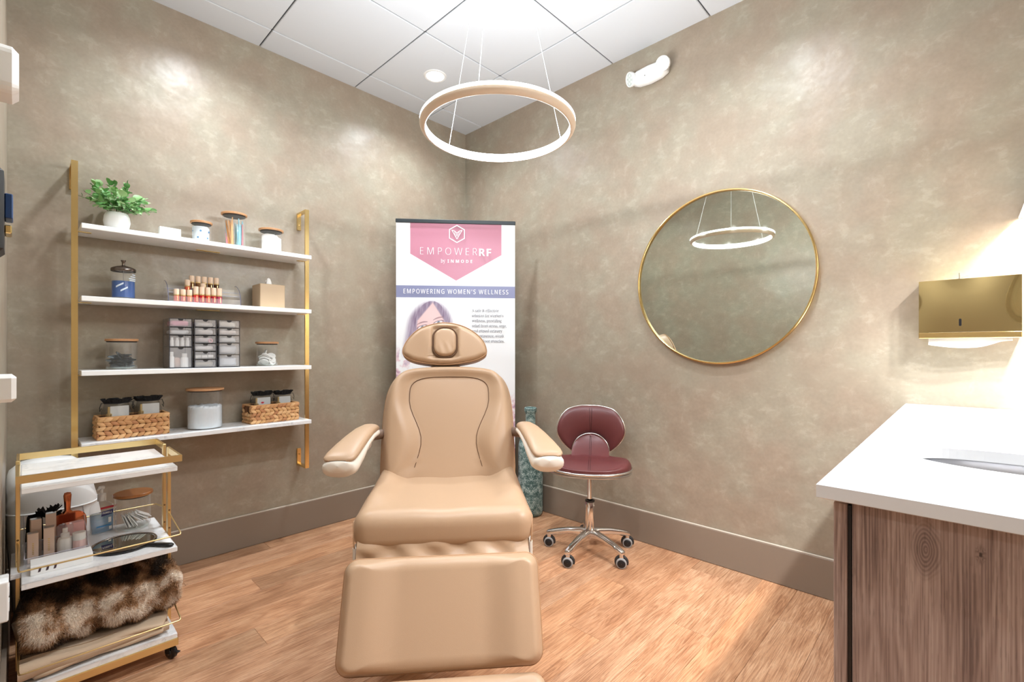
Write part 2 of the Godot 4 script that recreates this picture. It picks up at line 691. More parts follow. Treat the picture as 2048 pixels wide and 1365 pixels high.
func ring_pendant(c: Vector3, r: float) -> void:
	var t := thing("ring_pendant_light", "round LED ring pendant light hung on three thin wires", "pendant light", c)
	# section (outwards, up): tan channel on the lower outside, diffuser on the inside, the top and the upper outside
	var body_sec := [Vector2(0.0000, 0.0038), Vector2(0.0000, -0.0013), Vector2(-0.0026, -0.0070), Vector2(-0.0070, -0.0122), Vector2(-0.0122, -0.0160), Vector2(-0.0173, -0.0179), Vector2(-0.0198, -0.0173)]
	var n := 96
	var st := tool()
	surf(st, n, body_sec.size() - 1, func(u, v):
		var s: Vector2 = body_sec[int(round(v * (body_sec.size() - 1)))]
		var a: float = u * TAU
		return Vector3(sin(a) * (r + s.x), s.y, cos(a) * (r + s.x)))
	surf(st, n, body_sec.size() - 1, func(u, v):
		var s: Vector2 = body_sec[int(round(v * (body_sec.size() - 1)))] + Vector2(-0.0015, 0.0015)
		var a: float = u * TAU
		return Vector3(sin(a) * (r + s.x), s.y, cos(a) * (r + s.x)), true)
	fin(st, "ring_channel", mat(rgb(230, 212, 190), 0.4), t)
	var dif := glow(Color(0.98, 0.99, 1.0), 6.0)
	var sec := [Vector2(-0.0003, 0.0042), Vector2(-0.0003, 0.0154), Vector2(-0.0026, 0.0179), Vector2(-0.0179, 0.0179), Vector2(-0.0211, 0.0154), Vector2(-0.0211, -0.0166), Vector2(-0.0200, -0.0172)]
	for k in 8:
		st = tool()
		surf(st, 12, sec.size() - 1, func(u, v):
			var s: Vector2 = sec[int(round(v * (sec.size() - 1)))]
			var a: float = (k + u) * TAU / 8
			return Vector3(sin(a) * (r + s.x), s.y, cos(a) * (r + s.x)), true)
		fin(st, "light_diffuser", dif, t)
		var l := OmniLight3D.new()
		l.name = "ring_glow"
		t.add_child(l, true)
		var a := (k + 0.5) * TAU / 8
		l.position = Vector3(sin(a) * (r - 0.0105), 0.008, cos(a) * (r - 0.0105))
		l.light_color = Color(0.95, 0.98, 1.0)
		l.light_energy = 0.32
		l.light_size = 0.01
		l.omni_range = 12.0
		l.omni_attenuation = 2.0
		l.shadow_enabled = true
	var wire_mat := mat(rgb(225, 225, 225), 0.4)
	for a in [deg_to_rad(-57.0), deg_to_rad(182.0), deg_to_rad(71.0)]:
		st = tool()
		var top := Vector3(sin(a) * 0.05, ROOM_H - c.y - 0.02, cos(a) * 0.05)
		tube(st, [Vector3(sin(a) * (r - 0.0105), 0.018, cos(a) * (r - 0.0105)), top], 0.0007, 6)
		fin(st, "suspension_wire", wire_mat, t)
	st = tool()
	lathe(st, [Vector2(0.001, ROOM_H - c.y - 0.028), Vector2(0.064, ROOM_H - c.y - 0.028), Vector2(0.07, ROOM_H - c.y - 0.022), Vector2(0.07, ROOM_H - c.y)], 32)
	fin(st, "ceiling_canopy", M.white, t)


func sconce_lamp() -> void:
	# flared white shade, open at the bottom, just beyond the right edge of the picture
	var c := Vector3(0, 1.62, 3.245)
	var t := thing("sconce_lamp", "white flared wall sconce shining down on the right wall above the counter", "sconce", c)
	var st := tool()
	st.set_smooth_group(-1)
	var lo := [Vector3(-0.004, 0, -0.123), Vector3(-0.15, 0, -0.123), Vector3(-0.15, 0, 0.123), Vector3(-0.004, 0, 0.123)]
	var hi := [Vector3(-0.004, 0.26, -0.05), Vector3(-0.085, 0.26, -0.05), Vector3(-0.085, 0.26, 0.05), Vector3(-0.004, 0.26, 0.05)]
	for i in 4:
		var j := (i + 1) % 4
		quad(st, lo[j], lo[i], hi[i], hi[j])
		var k := Vector3(-0.075, 0, 0)
		var li: Vector3 = lo[i] * 0.985 + k * 0.015
		var lj: Vector3 = lo[j] * 0.985 + k * 0.015
		quad(st, li, lj, hi[j] * 0.985, hi[i] * 0.985)
		quad(st, lo[i], lo[j], lj, li)
	quad(st, hi[3], hi[2], hi[1], hi[0])
	fin(st, "lamp_shade", M.white, t)
	st = tool()
	cbox(st, Vector3(-0.004, 0.12, 0), Vector3(0.008, 0.16, 0.08), 0.002)
	fin(st, "back_plate", M.brass_satin, t)
	st = tool()
	lathe(st, [Vector2(0.001, 0.115), Vector2(0.018, 0.122), Vector2(0.03, 0.14), Vector2(0.031, 0.16), Vector2(0.024, 0.18), Vector2(0.013, 0.20), Vector2(0.013, 0.22), Vector2(0.001, 0.22)], 16, Transform3D(Basis(), Vector3(-0.075, 0, 0)))
	fin(st, "light_bulb", glow(Color(1.0, 0.93, 0.82), 8.0), t)
	var l := OmniLight3D.new()
	l.name = "sconce_glow"
	t.add_child(l)
	l.position = Vector3(-0.075, 0.152, 0)
	l.light_color = Color(1.0, 0.965, 0.92)
	l.light_energy = 2.8
	l.light_size = 0.028
	l.omni_range = 12.0
	l.omni_attenuation = 2.0
	l.shadow_enabled = true


func vanity_light() -> void:
	# bar with three downward shades over the vanity on the far wall, just outside the picture:
	# it throws the counter's long shadow on the right wall and the floor
	var c := Vector3(-0.85, 2.0, FAR_Z)
	var t := thing("vanity_light", "gold bar with three downward lamp shades above the vanity on the far wall", "vanity light", c)
	var st := tool()
	cbox(st, Vector3(0, 0.10, -0.012), Vector3(0.62, 0.05, 0.024), 0.004)
	fin(st, "back_bar", M.brass_satin, t)
	for k in 3:
		var x := (k - 1) * 0.24
		var at := Transform3D(Basis(), Vector3(x, 0, -0.10))
		st = tool()
		tube(st, [Vector3(x, 0.10, -0.02), Vector3(x, 0.10, -0.10), Vector3(x, 0.07, -0.10)], 0.007, 10)
		fin(st, "arm", M.brass_satin, t)
		st = tool()
		lathe(st, [Vector2(0.055, 0.0), Vector2(0.045, 0.05), Vector2(0.03, 0.072), Vector2(0.001, 0.076)], 28, at)
		lathe(st, [Vector2(0.0535, 0.0), Vector2(0.0435, 0.049), Vector2(0.029, 0.070), Vector2(0.001, 0.074)], 28, at)
		fin(st, "lamp_shade", M.white, t)
		st = tool()
		lathe(st, [Vector2(0.001, 0.004), Vector2(0.04, 0.005), Vector2(0.052, 0.008)], 24, at)
		fin(st, "light_disc", glow(Color(1.0, 0.98, 0.95), 6.0), t)
		var l := SpotLight3D.new()
		l.name = "vanity_beam"
		t.add_child(l, true)
		l.position = Vector3(x, -0.006, -0.10)
		l.rotation.x = -PI / 2
		l.light_color = Color(0.985, 0.99, 1.0)
		l.light_energy = 2.9
		l.light_size = 0.03
		l.spot_angle = 66.0
		l.spot_angle_attenuation = 0.6
		l.spot_range = 12.0
		l.spot_attenuation = 2.0
		l.shadow_enabled = true


# ------------------------------------------------------------------ the room
func build_floor() -> void:
	var f := setting("floor")
	var st := tool()
	cbox(st, Vector3((BACK_X - 1.6) / 2.0, -0.06, FAR_Z / 2), Vector3(-BACK_X + 1.9, 0.1, FAR_Z + 0.4), 0.0)
	fin(st, "underlay", M.floor_gap, f)
	var wide := 0.152
	var long := 1.22
	var rng := RandomNumberGenerator.new()
	rng.seed = 4
	var shifts := [0.0, 0.44, 0.83, 0.2, 0.64, 1.02, 0.33, 0.74]
	var meshes := {}
	var row := 0
	var z := -0.02
	while z < FAR_Z:
		var x: float = -4.0 - shifts[row % 8]
		while x < 0.02:
			var x0 := maxf(x, -4.0)
			var x1 := minf(x + long, 0.03)
			if x1 - x0 > 0.02:
				var w := snappedf(x1 - x0, 0.01)
				if not meshes.has(w):
					meshes[w] = box_mesh(Vector3(w - 0.0007, 0.012, wide - 0.0007), 0.0006)
				place(meshes[w], "plank", M.oak[rng.randi() % 6], f, Transform3D(Basis(), Vector3((x0 + x1) / 2, -0.006, z + wide / 2)))
			x += long
		z += wide
		row += 1


func build_ceiling() -> void:
	var c := setting("ceiling")
	var st := tool()
	cbox(st, Vector3(-1.9, ROOM_H + 0.07, FAR_Z / 2), Vector3(4.4, 0.08, FAR_Z + 0.4), 0.0)
	fin(st, "ceiling_slab", M.gap, c)
	var xs := [0.02, -0.39, -0.98, -1.58, -2.18, BACK_X - 0.01]
	var zs := [-0.01, 0.2, 0.8, 1.4, 2.0, 2.6, 3.2, FAR_Z + 0.01]
	var g := 0.0035
	for i in xs.size() - 1:
		for j in zs.size() - 1:
			var w: float = xs[i] - xs[i + 1] - 2 * g
			var d: float = zs[j + 1] - zs[j] - 2 * g
			st = tool()
			cbox(st, Vector3.ZERO, Vector3(w, 0.02, d), 0.003)
			fin(st, "ceiling_panel", M.ceiling, c, Transform3D(Basis(), Vector3((xs[i] + xs[i + 1]) / 2.0, ROOM_H + 0.01, (zs[j] + zs[j + 1]) / 2.0)))
	st = tool()
	for i in range(1, xs.size() - 1):
		cbox(st, Vector3(xs[i], ROOM_H + 0.017, FAR_Z / 2), Vector3(0.016, 0.02, FAR_Z), 0.001)
	for j in range(1, zs.size() - 1):
		cbox(st, Vector3(-1.28, ROOM_H + 0.0165, zs[j]), Vector3(2.6, 0.02, 0.016), 0.001)
	fin(st, "grid_rails", M.gap, c)


func wall_block(called: String, c: Vector3, s: Vector3, m: Material, parent: Node = null) -> void:
	var st := tool()
	cbox(st, c, s, 0.0)
	var o := fin(st, called, m, parent)
	if parent == null:
		o.set_meta("kind", "structure")


func build_walls() -> void:
	var h := ROOM_H + 0.1
	wall_block("wall_left", Vector3(BACK_X / 2, h / 2 - 0.02, -0.06), Vector3(-BACK_X + 0.24, h, 0.12), M.plaster)
	wall_block("wall_right", Vector3(0.06, h / 2 - 0.02, FAR_Z / 2), Vector3(0.12, h, FAR_Z + 0.24), M.plaster)
	wall_block("wall_far", Vector3(BACK_X / 2, h / 2 - 0.02, FAR_Z + 0.06), Vector3(-BACK_X + 0.24, h, 0.12), M.plaster)
	# wall with the doorway the picture is taken from
	var w := setting("wall_back")
	wall_block("wall_panel", Vector3(BACK_X - 0.06, h / 2 - 0.02, 1.18), Vector3(0.12, h, 2.36), M.plaster, w)
	wall_block("wall_panel", Vector3(BACK_X - 0.06, h / 2 - 0.02, 3.43), Vector3(0.12, h, 0.1), M.plaster, w)
	wall_block("wall_panel", Vector3(BACK_X - 0.06, 2.52, 2.87), Vector3(0.12, 0.9, 1.02), M.plaster, w)
	# baseboards with a pale bead along the top
	var b := setting("baseboard_left")
	var st := tool()
	cbox(st, Vector3(BACK_X / 2, 0.0915, 0.006), Vector3(-BACK_X, 0.179, 0.012), 0.001)
	fin(st, "board", M.base, b)
	st = tool()
	tube(st, [Vector3(BACK_X, 0.1835, 0.0055), Vector3(0, 0.1835, 0.0055)], 0.0052, 8)
	fin(st, "top_bead", M.bead, b)
	b = setting("baseboard_right")
	st = tool()
	cbox(st, Vector3(-0.006, 0.0915, FAR_Z / 2), Vector3(0.012, 0.179, FAR_Z), 0.001)
	fin(st, "board", M.base, b)
	st = tool()
	tube(st, [Vector3(-0.0055, 0.1835, 0), Vector3(-0.0055, 0.1835, FAR_Z)], 0.0052, 8)
	fin(st, "top_bead", M.bead, b)
	b = setting("baseboard_back")
	st = tool()
	cbox(st, Vector3(BACK_X + 0.006, 0.0915, 1.12), Vector3(0.012, 0.179, 2.2), 0.001)
	fin(st, "board", M.base, b)


func build_hallway() -> void:
	# the passage behind the camera
	wall_block("wall_hallway", Vector3(-4.0, 1.4, 1.7), Vector3(0.1, 3.0, 4.0), M.plain_wall)
	wall_block("wall_hallway_end", Vector3(-3.3, 1.4, 3.62), Vector3(1.4, 3.0, 0.1), M.plain_wall)
	wall_block("wall_hallway_start", Vector3(-3.3, 1.4, -0.15), Vector3(1.4, 3.0, 0.1), M.plain_wall)
	var t := thing("added_hallway_light", "added unseen square fill light on the hallway ceiling behind the doorway", "ceiling light", Vector3(-3.35, ROOM_H - 0.01, 2.3))  # unseen lamp, added to send light in through the doorway
	var st := tool()
	cbox(st, Vector3(0, 0, 0), Vector3(0.6, 0.03, 0.6), 0.004)
	fin(st, "frame", M.white, t)
	st = tool()
	cbox(st, Vector3(0, -0.016, 0), Vector3(0.56, 0.004, 0.56), 0.001)
	fin(st, "light_panel", glow(Color(1, 0.98, 0.95), 2.5), t)
	var l := AreaLight3D.new()
	l.name = "added_hallway_glow"
	t.add_child(l)
	l.position = Vector3(0, -0.022, 0)
	l.rotation.x = -PI / 2
	l.area_size = Vector2(0.56, 0.56)
	l.light_color = Color(0.98, 0.99, 1.0)
	l.light_energy = 5.0
	l.area_range = 12.0
	l.shadow_enabled = true


# ------------------------------------------------------------------ treatment chair
# sections: [centre, half width vector, half height vector]; squareness 2 = ellipse
func loft(st: SurfaceTool, secs: Array, seg := 20, power := 2.6) -> void:
	var n := secs.size() - 1
	surf(st, seg, n, func(u, v):
		var s: Array = secs[int(round(v * n))]
		var a: float = u * TAU
		var c := cos(a)
		var d := sin(a)
		var x := signf(c) * pow(absf(c), 2.0 / power)
		var y := signf(d) * pow(absf(d), 2.0 / power)
		return s[0] + s[1] * x + s[2] * y)


func on_plane(x: Vector3, y: Vector3, o: Vector3) -> Transform3D:
	return Transform3D(Basis(x, y, x.cross(y)), o)


func treatment_chair() -> void:
	var t := thing("treatment_chair", "tan leather reclining treatment chair with padded arms in the middle of the room", "chair", Vector3(-1.29, 0, 1.40), deg_to_rad(-40.27))
	# ---- backrest
	var yb := Vector3(0, 0.92, -0.392).normalized()
	var nb := Vector3.RIGHT.cross(yb)
	var thick := 0.10
	var xf := on_plane(Vector3.RIGHT, yb, Vector3(0, 0.6, 0) - nb * thick)
	var ol := outline([Vector2(-0.27, -0.06), Vector2(0.0, -0.065), Vector2(0.27, -0.06), Vector2(0.287, 0.02), Vector2(0.288, 0.16), Vector2(0.285, 0.30), Vector2(0.270, 0.40), Vector2(0.232, 0.465), Vector2(0.165, 0.498), Vector2(0.0, 0.508), Vector2(-0.170, 0.498), Vector2(-0.238, 0.465), Vector2(-0.276, 0.40), Vector2(-0.291, 0.30), Vector2(-0.292, 0.16), Vector2(-0.288, 0.02)], 5)
	var half := func(s: float) -> float:
		if s < 0.15:
			return lerpf(0.152, 0.119, smoothstep(-0.02, 0.15, s))
		if s < 0.34:
			return lerpf(0.119, 0.178, smoothstep(0.15, 0.34, s))
		return 0.178
	var back_top := func(p: Vector2) -> float:
		var x := p.x + 0.006 * p.y
		var w: float = half.call(p.y)
		var k := 0.05
		var dx := absf(x) - w
		var dy := p.y - 0.445
		var d := maxf(dx, dy)
		if dx > -k and dy > -k:
			d = Vector2(dx + k, dy + k).length() - k
		var rim := 0.5 + 0.5 * smoothstep(0.0, 0.1, 0.30 - absf(x))
		return (0.040 * smoothstep(-0.012, 0.075, d) - 0.004 * smoothstep(0.02, -0.01, absf(d))) * rim
	var st := tool()
	cushion(st, ol, thick, 0.045, back_top, xf, 22, Vector2(0, 0.22))
	var back := fin(st, "backrest", M.tan, t)
	# stitched outline of the middle panel
	var seam := []
	for k in 13:
		var s := -0.03 + 0.395 * k / 12.0
		seam.append(Vector2(-half.call(s), s))
	for k in range(1, 16):
		var a := PI - PI * k / 16.0
		seam.append(Vector2(signf(cos(a)) * pow(absf(cos(a)), 0.55) * 0.178, 0.365 + 0.080 * pow(sin(a), 0.7)))
	for k in 13:
		var s := 0.365 - 0.395 * k / 12.0
		seam.append(Vector2(half.call(s), s))
	var line := []
	for p in seam:
		line.append(xf * Vector3(p.x, p.y, thick + back_top.call(p) + 0.0018))
	st = tool()
	tube(st, line, 0.0017, 6)
	fin(st, "panel_seam", M.tan_dark, back)
	line = []
	for p in ol:
		line.append(xf * Vector3(p.x * 1.003, p.y, thick - 0.047))
	st = tool()
	tube(st, line, 0.0032, 6, true)
	fin(st, "piping", M.tan_seam, back)
	# ---- headrest
	var yh := Vector3(0, 0.965, -0.262).normalized()
	var nh := Vector3.RIGHT.cross(yh)
	var ho := Vector3(-0.024, 1.166, -0.215)
	thick = 0.085
	xf = on_plane(Vector3.RIGHT, yh, ho - nh * thick)
	ol = outline([Vector2(-0.125, -0.088), Vector2(0, -0.103), Vector2(0.125, -0.086), Vector2(0.183, -0.062), Vector2(0.199, -0.035), Vector2(0.180, 0.018), Vector2(0.132, 0.064), Vector2(0.071, 0.094), Vector2(0, 0.106), Vector2(-0.066, 0.096), Vector2(-0.128, 0.070), Vector2(-0.175, 0.020), Vector2(-0.197, -0.033), Vector2(-0.182, -0.064)], 6)
	var flat := func(_p): return 0.0
	var head_top := func(p: Vector2) -> float:
		var d := maxf(absf(p.x) - 0.056, absf(p.y - 0.005) - 0.072)
		return 0.004 - 0.016 * smoothstep(0.012, -0.002, d)
	st = tool()
	cushion(st, ol, thick, 0.026, head_top, xf, 22)
	var head := fin(st, "headrest", M.tan, t)
	line = []
	for p in ol:
		line.append(xf * Vector3(p.x * 0.985, p.y * 0.985, thick - 0.011))
	st = tool()
	tube(st, line, 0.0026, 6, true)
	fin(st, "piping", M.tan_seam, head)
	st = tool()
	cushion(st, rounded_rect(0.105, 0.137, 0.045, 7, Vector2(0.001, 0.005)), 0.028, 0.014, func(p): return 0.004 + 0.0018 * sin(p.x * 180.0 + p.y * 60.0) * smoothstep(0.02, -0.05, p.y), xf.translated_local(Vector3(0, 0, thick - 0.021)), 8)
	fin(st, "face_hole_plug", M.tan, head)
	line = []
	for p in rounded_rect(0.113, 0.145, 0.049, 8, Vector2(0.001, 0.005)):
		line.append(xf * Vector3(p.x, p.y, thick - 0.004))
	st = tool()
	tube(st, line, 0.0034, 6, true)
	fin(st, "face_hole_groove_shade", M.tan_dark, head)  # dark ring in place of the shade in the groove round the plug
	for s in [-1, 1]:
		st = tool()
		tube(st, [Vector3(s * 0.06 - 0.02, 0.98, -0.26), Vector3(s * 0.06 - 0.024, 1.15, -0.29)], 0.008, 10)
		fin(st, "headrest_post", M.chrome_trim, t)
	# ---- seat
	var seat_xf := on_plane(Vector3.RIGHT, Vector3(0, 0, -1), Vector3(0, 0.475, 0))
	ol = dense(rounded_rect(0.606, 0.507, 0.055, 8, Vector2(0, -0.1885)), 0.02)
	var seat_top := func(p: Vector2) -> float:
		var side := smoothstep(0.16, 0.25, absf(p.x))
		return 0.022 * side * smoothstep(-0.40, -0.26, p.y) + 0.014 * side * smoothstep(-0.16, 0.0, p.y) - 0.004 * smoothstep(0.1, 0.0, absf(p.x))
	st = tool()
	cushion(st, ol, 0.122, 0.052, seat_top, seat_xf, 20)
	var seat := fin(st, "seat", M.tan, t)
	for s in [-1, 1]:
		line = []
		for k in 12:
			line.append(Vector3(s * (0.3005 - 0.004 * k / 11.0), 0.56 - 0.075 * pow((11.0 - k) / 11.0, 2.0) * 0.0, 0.40 - 0.42 * k / 11.0))
		line.push_front(Vector3(s * 0.294, 0.50, 0.428))
		line.push_front(Vector3(s * 0.292, 0.482, 0.428))
		st = tool()
		tube(st, line, 0.0026, 6)
		fin(st, "side_seam", M.tan_seam, seat)
	# ---- gathered leather between seat and leg rest
	st = tool()
	surf(st, 48, 10, func(u, v):
		var x: float = lerpf(-0.282, 0.282, u)
		var fold: float = 0.008 * sin(u * 17.0 + v * 5.0) * sin(v * PI) + 0.006 * sin(u * 31.0 - v * 7.0 + 1.0) * sin(v * PI) + 0.006 * sin(v * 9.0 + u * 2.0)
		return Vector3(x, lerpf(0.515, 0.40, v), 0.418 + 0.055 * sin(v * PI * 0.5) + fold))
	fin(st, "gathered_apron", M.tan, t)
	for s in [-1, 1]:
		st = tool()
		cbox(st, Vector3(s * 0.292, 0.44, 0.36), Vector3(0.012, 0.09, 0.14), 0.003)
		fin(st, "hinge_cheek", M.shell, t)
	# ---- leg rest
	var yl := Vector3(0, 0.904, -0.430).normalized()
	var nl := Vector3.RIGHT.cross(yl)
	var lt := 0.085
	xf = on_plane(Vector3.RIGHT, yl, Vector3(0, 0.214, 0.66) - nl * lt)
	ol = dense(rounded_rect(0.602, 0.308, 0.040, 7, Vector2(0, 0.152)), 0.02)
	var leg_top := func(p: Vector2) -> float:
		return 0.027 * smoothstep(0.12, 0.235, absf(p.x)) - 0.004
	st = tool()
	cushion(st, ol, lt, 0.036, leg_top, xf, 20)
	var leg := fin(st, "leg_rest", M.tan, t)
	line = []
	for p in ol:
		line.append(xf * Vector3(p.x * 1.002, p.y, lt - 0.036))
	st = tool()
	tube(st, line, 0.0028, 6, true)
	fin(st, "piping", M.tan_seam, leg)
	# ---- foot rest
	var yf := Vector3(0, 0.60, -0.80).normalized()
	var nf := Vector3.RIGHT.cross(yf)
	xf = on_plane(Vector3.RIGHT, yf, Vector3(0, 0.215, 0.672) - yf * 0.20 - nf * 0.07)
	ol = rounded_rect(0.60, 0.20, 0.04, 6, Vector2(0, 0.1))
	st = tool()
	cushion(st, ol, 0.07, 0.03, flat, xf, 6)
	fin(st, "foot_rest", M.tan, t)
	# ---- arms
	for s in [-1, 1]:
		var arm := Node3D.new()
		arm.name = numbered("armrest", t)
		t.add_child(arm, true)
		var pts := [[-0.075, 0.322, 0.795, 0.004, 0.004], [-0.068, 0.324, 0.797, 0.026, 0.014], [-0.03, 0.330, 0.803, 0.036, 0.019], [0.04, 0.340, 0.800, 0.041, 0.020], [0.11, 0.353, 0.786, 0.047, 0.020], [0.18, 0.368, 0.766, 0.054, 0.019], [0.235, 0.378, 0.750, 0.058, 0.017], [0.262, 0.382, 0.742, 0.056, 0.014], [0.276, 0.383, 0.738, 0.048, 0.008], [0.280, 0.383, 0.736, 0.03, 0.003]]
		var top := []
		var low := []
		for p in pts:
			var c := Vector3(s * p[1], p[2], p[0])
			top.append([c, Vector3(p[3], 0, 0), Vector3(0, p[4], 0.35 * p[4])])
			var belly := 0.016 + 0.022 * smoothstep(0.08, 0.22, p[0]) * smoothstep(0.286, 0.25, p[0])
			if p[3] > 0.005:
				low.append([c + Vector3(0, -belly * 0.85 - 0.006, 0.004), Vector3(p[3] + 0.004, 0, 0), Vector3(0, belly + 0.002, 0)])
		low.push_front([low[0][0], Vector3(0.001, 0, 0), Vector3(0, 0.001, 0)])
		low.append([low[-1][0] + Vector3(0, 0.004, 0.004), Vector3(0.001, 0, 0), Vector3(0, 0.001, 0)])
		st = tool()
		loft(st, top, 24, 2.5)
		fin(st, "arm_pad", M.tan, arm)
		st = tool()
		loft(st, low, 24, 2.3)
		fin(st, "arm_shell", M.shell, arm)
		st = tool()
		loft(st, [[Vector3(s * 0.382, 0.700, 0.262), Vector3(0.001, 0, 0), Vector3(0, 0.001, 0)], [Vector3(s * 0.382, 0.700, 0.260), Vector3(0.036, 0, 0), Vector3(0, 0.014, 0)], [Vector3(s * 0.378, 0.702, 0.22), Vector3(0.042, 0, 0), Vector3(0, 0.020, 0)], [Vector3(s * 0.366, 0.718, 0.14), Vector3(0.032, 0, 0), Vector3(0, 0.02, 0)], [Vector3(s * 0.34, 0.745, 0.0), Vector3(0.022, 0, 0), Vector3(0, 0.026, 0)], [Vector3(s * 0.33, 0.75, -0.05), Vector3(0.001, 0, 0), Vector3(0, 0.001, 0)]], 20, 2.3)
		fin(st, "arm_underside", M.shell, arm)
		st = tool()
		tube(st, [Vector3(s * 0.265, 0.765, -0.12), Vector3(s * 0.345, 0.765, -0.04)], 0.021, 14)
		fin(st, "arm_pivot", mat(rgb(120, 98, 84), 0.4), arm)
	# ---- lift base
	st = tool()
	cbox(st, Vector3(0, 0.435, 0.17), Vector3(0.46, 0.075, 0.42), 0.01)
	fin(st, "under_frame", M.shell, t)
	st = tool()
	loft(st, [[Vector3(0, 0.40, 0.1), Vector3(0.13, 0, 0), Vector3(0, 0, 0.13)], [Vector3(0, 0.12, 0.1), Vector3(0.15, 0, 0), Vector3(0, 0, 0.15)]], 32, 4.0)
	fin(st, "lift_column", M.shell, t)
	st = tool()
	prism(st, rounded_rect(0.46, 0.60, 0.08, 6), 0.10, on_plane(Vector3.RIGHT, Vector3(0, 0, -1), Vector3(0, 0.0, 0.02)), 0.02)
	fin(st, "base_plate", M.shell, t)


# ------------------------------------------------------------------ vanity with sink
func vanity() -> void:
	var t := thing("vanity_cabinet", "greyish brown wood vanity cabinet with long vertical grain below the white counter", "cabinet", Vector3.ZERO)
	var top := 0.885
	var x0 := -1.596
	var st := tool()
	cbox(st, Vector3(x0 + 0.0095, top / 2 + 0.0, (2.846 + FAR_Z) / 2), Vector3(0.019, top - 0.004, FAR_Z - 2.848), 0.0012)
	fin(st, "end_panel", M.walnut, t)
	st = tool()
	cbox(st, Vector3(-0.80, 0.10, 3.15), Vector3(1.55, 0.018, 0.60), 0.001)
	cbox(st, Vector3(-0.80, 0.45, 3.448), Vector3(1.55, 0.70, 0.012), 0.001)
	cbox(st, Vector3(-0.01, 0.44, 3.15), Vector3(0.018, 0.87, 0.60), 0.001)
	cbox(st, Vector3(-0.80, 0.86, 2.853), Vector3(1.55, 0.04, 0.012), 0.001)
	fin(st, "carcass", M.black, t)
	st = tool()
	cbox(st, Vector3(-1.574, 0.44, 2.8425), Vector3(0.03, 0.87, 0.005), 0.0)
	fin(st, "door_gap_shade", M.black, t)  # black strip standing for the shade in the gap beside the door
	for k in 3:
		var w := 0.528
		var d := tool()
		cbox(d, Vector3(x0 + 0.0 + (k + 0.5) * 0.532, 0.485, 2.8305), Vector3(w, 0.786, 0.019), 0.0012)
		var door := fin(d, "door", M.walnut, t)
		d = tool()
		var hx := x0 + (k + 0.5) * 0.532 + (0.21 if k != 1 else -0.21)
		tube(d, [Vector3(hx, 0.62, 2.822), Vector3(hx, 0.62, 2.80), Vector3(hx, 0.78, 2.80), Vector3(hx, 0.78, 2.822)], 0.005, 8)
		fin(d, "handle", M.brass_satin, door)
	st = tool()
	cbox(st, Vector3(-0.80, 0.045, 2.88), Vector3(1.56, 0.09, 0.018), 0.001)
	fin(st, "toe_kick", M.walnut, t)
	# ---- counter with an oval cut-out
	var c := Vector2(-1.18, 3.12)
	var hole := func(a: float, grow := 0.0) -> Vector2:
		var p := 2.0 / 3.0
		return c + Vector2(signf(cos(a)) * pow(absf(cos(a)), p) * (0.13 + grow), signf(sin(a)) * pow(absf(sin(a)), p) * (0.222 + grow))
	var lo := Vector2(-1.616, 2.80)
	var hi := Vector2(0.0, FAR_Z)
	var angles := []
	for k in 72:
		angles.append(TAU * k / 72.0 - PI)
	for q in [lo, Vector2(hi.x, lo.y), hi, Vector2(lo.x, hi.y)]:
		angles.append((q - c).angle())
		angles.append((q - c).angle() + 0.012)
		angles.append((q - c).angle() - 0.012)
	angles.sort()
	var edge := func(a: float, inset: float) -> Vector2:
		var d := Vector2(cos(a), sin(a))
		var k := 1e9
		if d.x > 1e-6: k = minf(k, (hi.x - inset - c.x) / d.x)
		if d.x < -1e-6: k = minf(k, (lo.x + inset - c.x) / d.x)
		if d.y > 1e-6: k = minf(k, (hi.y - inset - c.y) / d.y)
		if d.y < -1e-6: k = minf(k, (lo.y + inset - c.y) / d.y)
		return c + d * k
	var n := angles.size()
	var yt := 0.912
	st = tool()
	st.set_smooth_group(-1)
	for i in n:
		var a: float = angles[i]
		var b: float = angles[(i + 1) % n]
		if b < a:
			b += TAU
		var ring := func(ang: float):
			var h0: Vector2 = hole.call(ang)
			var h1: Vector2 = hole.call(ang, 0.003)
			var e1: Vector2 = edge.call(ang, 0.004)
			var e0: Vector2 = edge.call(ang, 0.0)
			return [Vector3(h0.x, top, h0.y), Vector3(h0.x, yt - 0.003, h0.y), Vector3(h1.x, yt, h1.y), Vector3(e1.x, yt, e1.y), Vector3(e0.x, yt - 0.004, e0.y), Vector3(e0.x, top + 0.002, e0.y), Vector3(e1.x, top, e1.y), Vector3(h0.x, top, h0.y)]
		var ra: Array = ring.call(a)
		var rb: Array = ring.call(b)
		for k in ra.size() - 1:
			quad(st, ra[k], ra[k + 1], rb[k + 1], rb[k])
	var slab := fin(st, "vanity_countertop", M.quartz)
	tag(slab, "thick white quartz countertop with an oval sink cut-out", "countertop")
	# ---- basin
	st = tool()
	var prof := [[0.010, 0.884], [0.012, 0.880], [0.010, 0.86], [0.0, 0.80], [-0.02, 0.765], [-0.05, 0.750], [-0.09, 0.745], [-0.125, 0.743]]
	surf(st, 64, prof.size() - 1, func(u, v):
		var p: Array = prof[int(round(v * (prof.size() - 1)))]
		var q: Vector2 = hole.call(u * TAU, p[0])
		return Vector3(q.x, p[1], q.y), true)
	var basin := thing("sink_basin", "grey metal undermount sink basin set into the white counter", "sink", Vector3.ZERO)
	fin(st, "bowl", M.basin, basin)
	st = tool()
	lathe(st, [Vector2(0.001, 0.748), Vector2(0.018, 0.748), Vector2(0.024, 0.745), Vector2(0.025, 0.742)], 20, Transform3D(Basis(), Vector3(c.x, 0, c.y)))
	fin(st, "drain", M.chrome, basin)


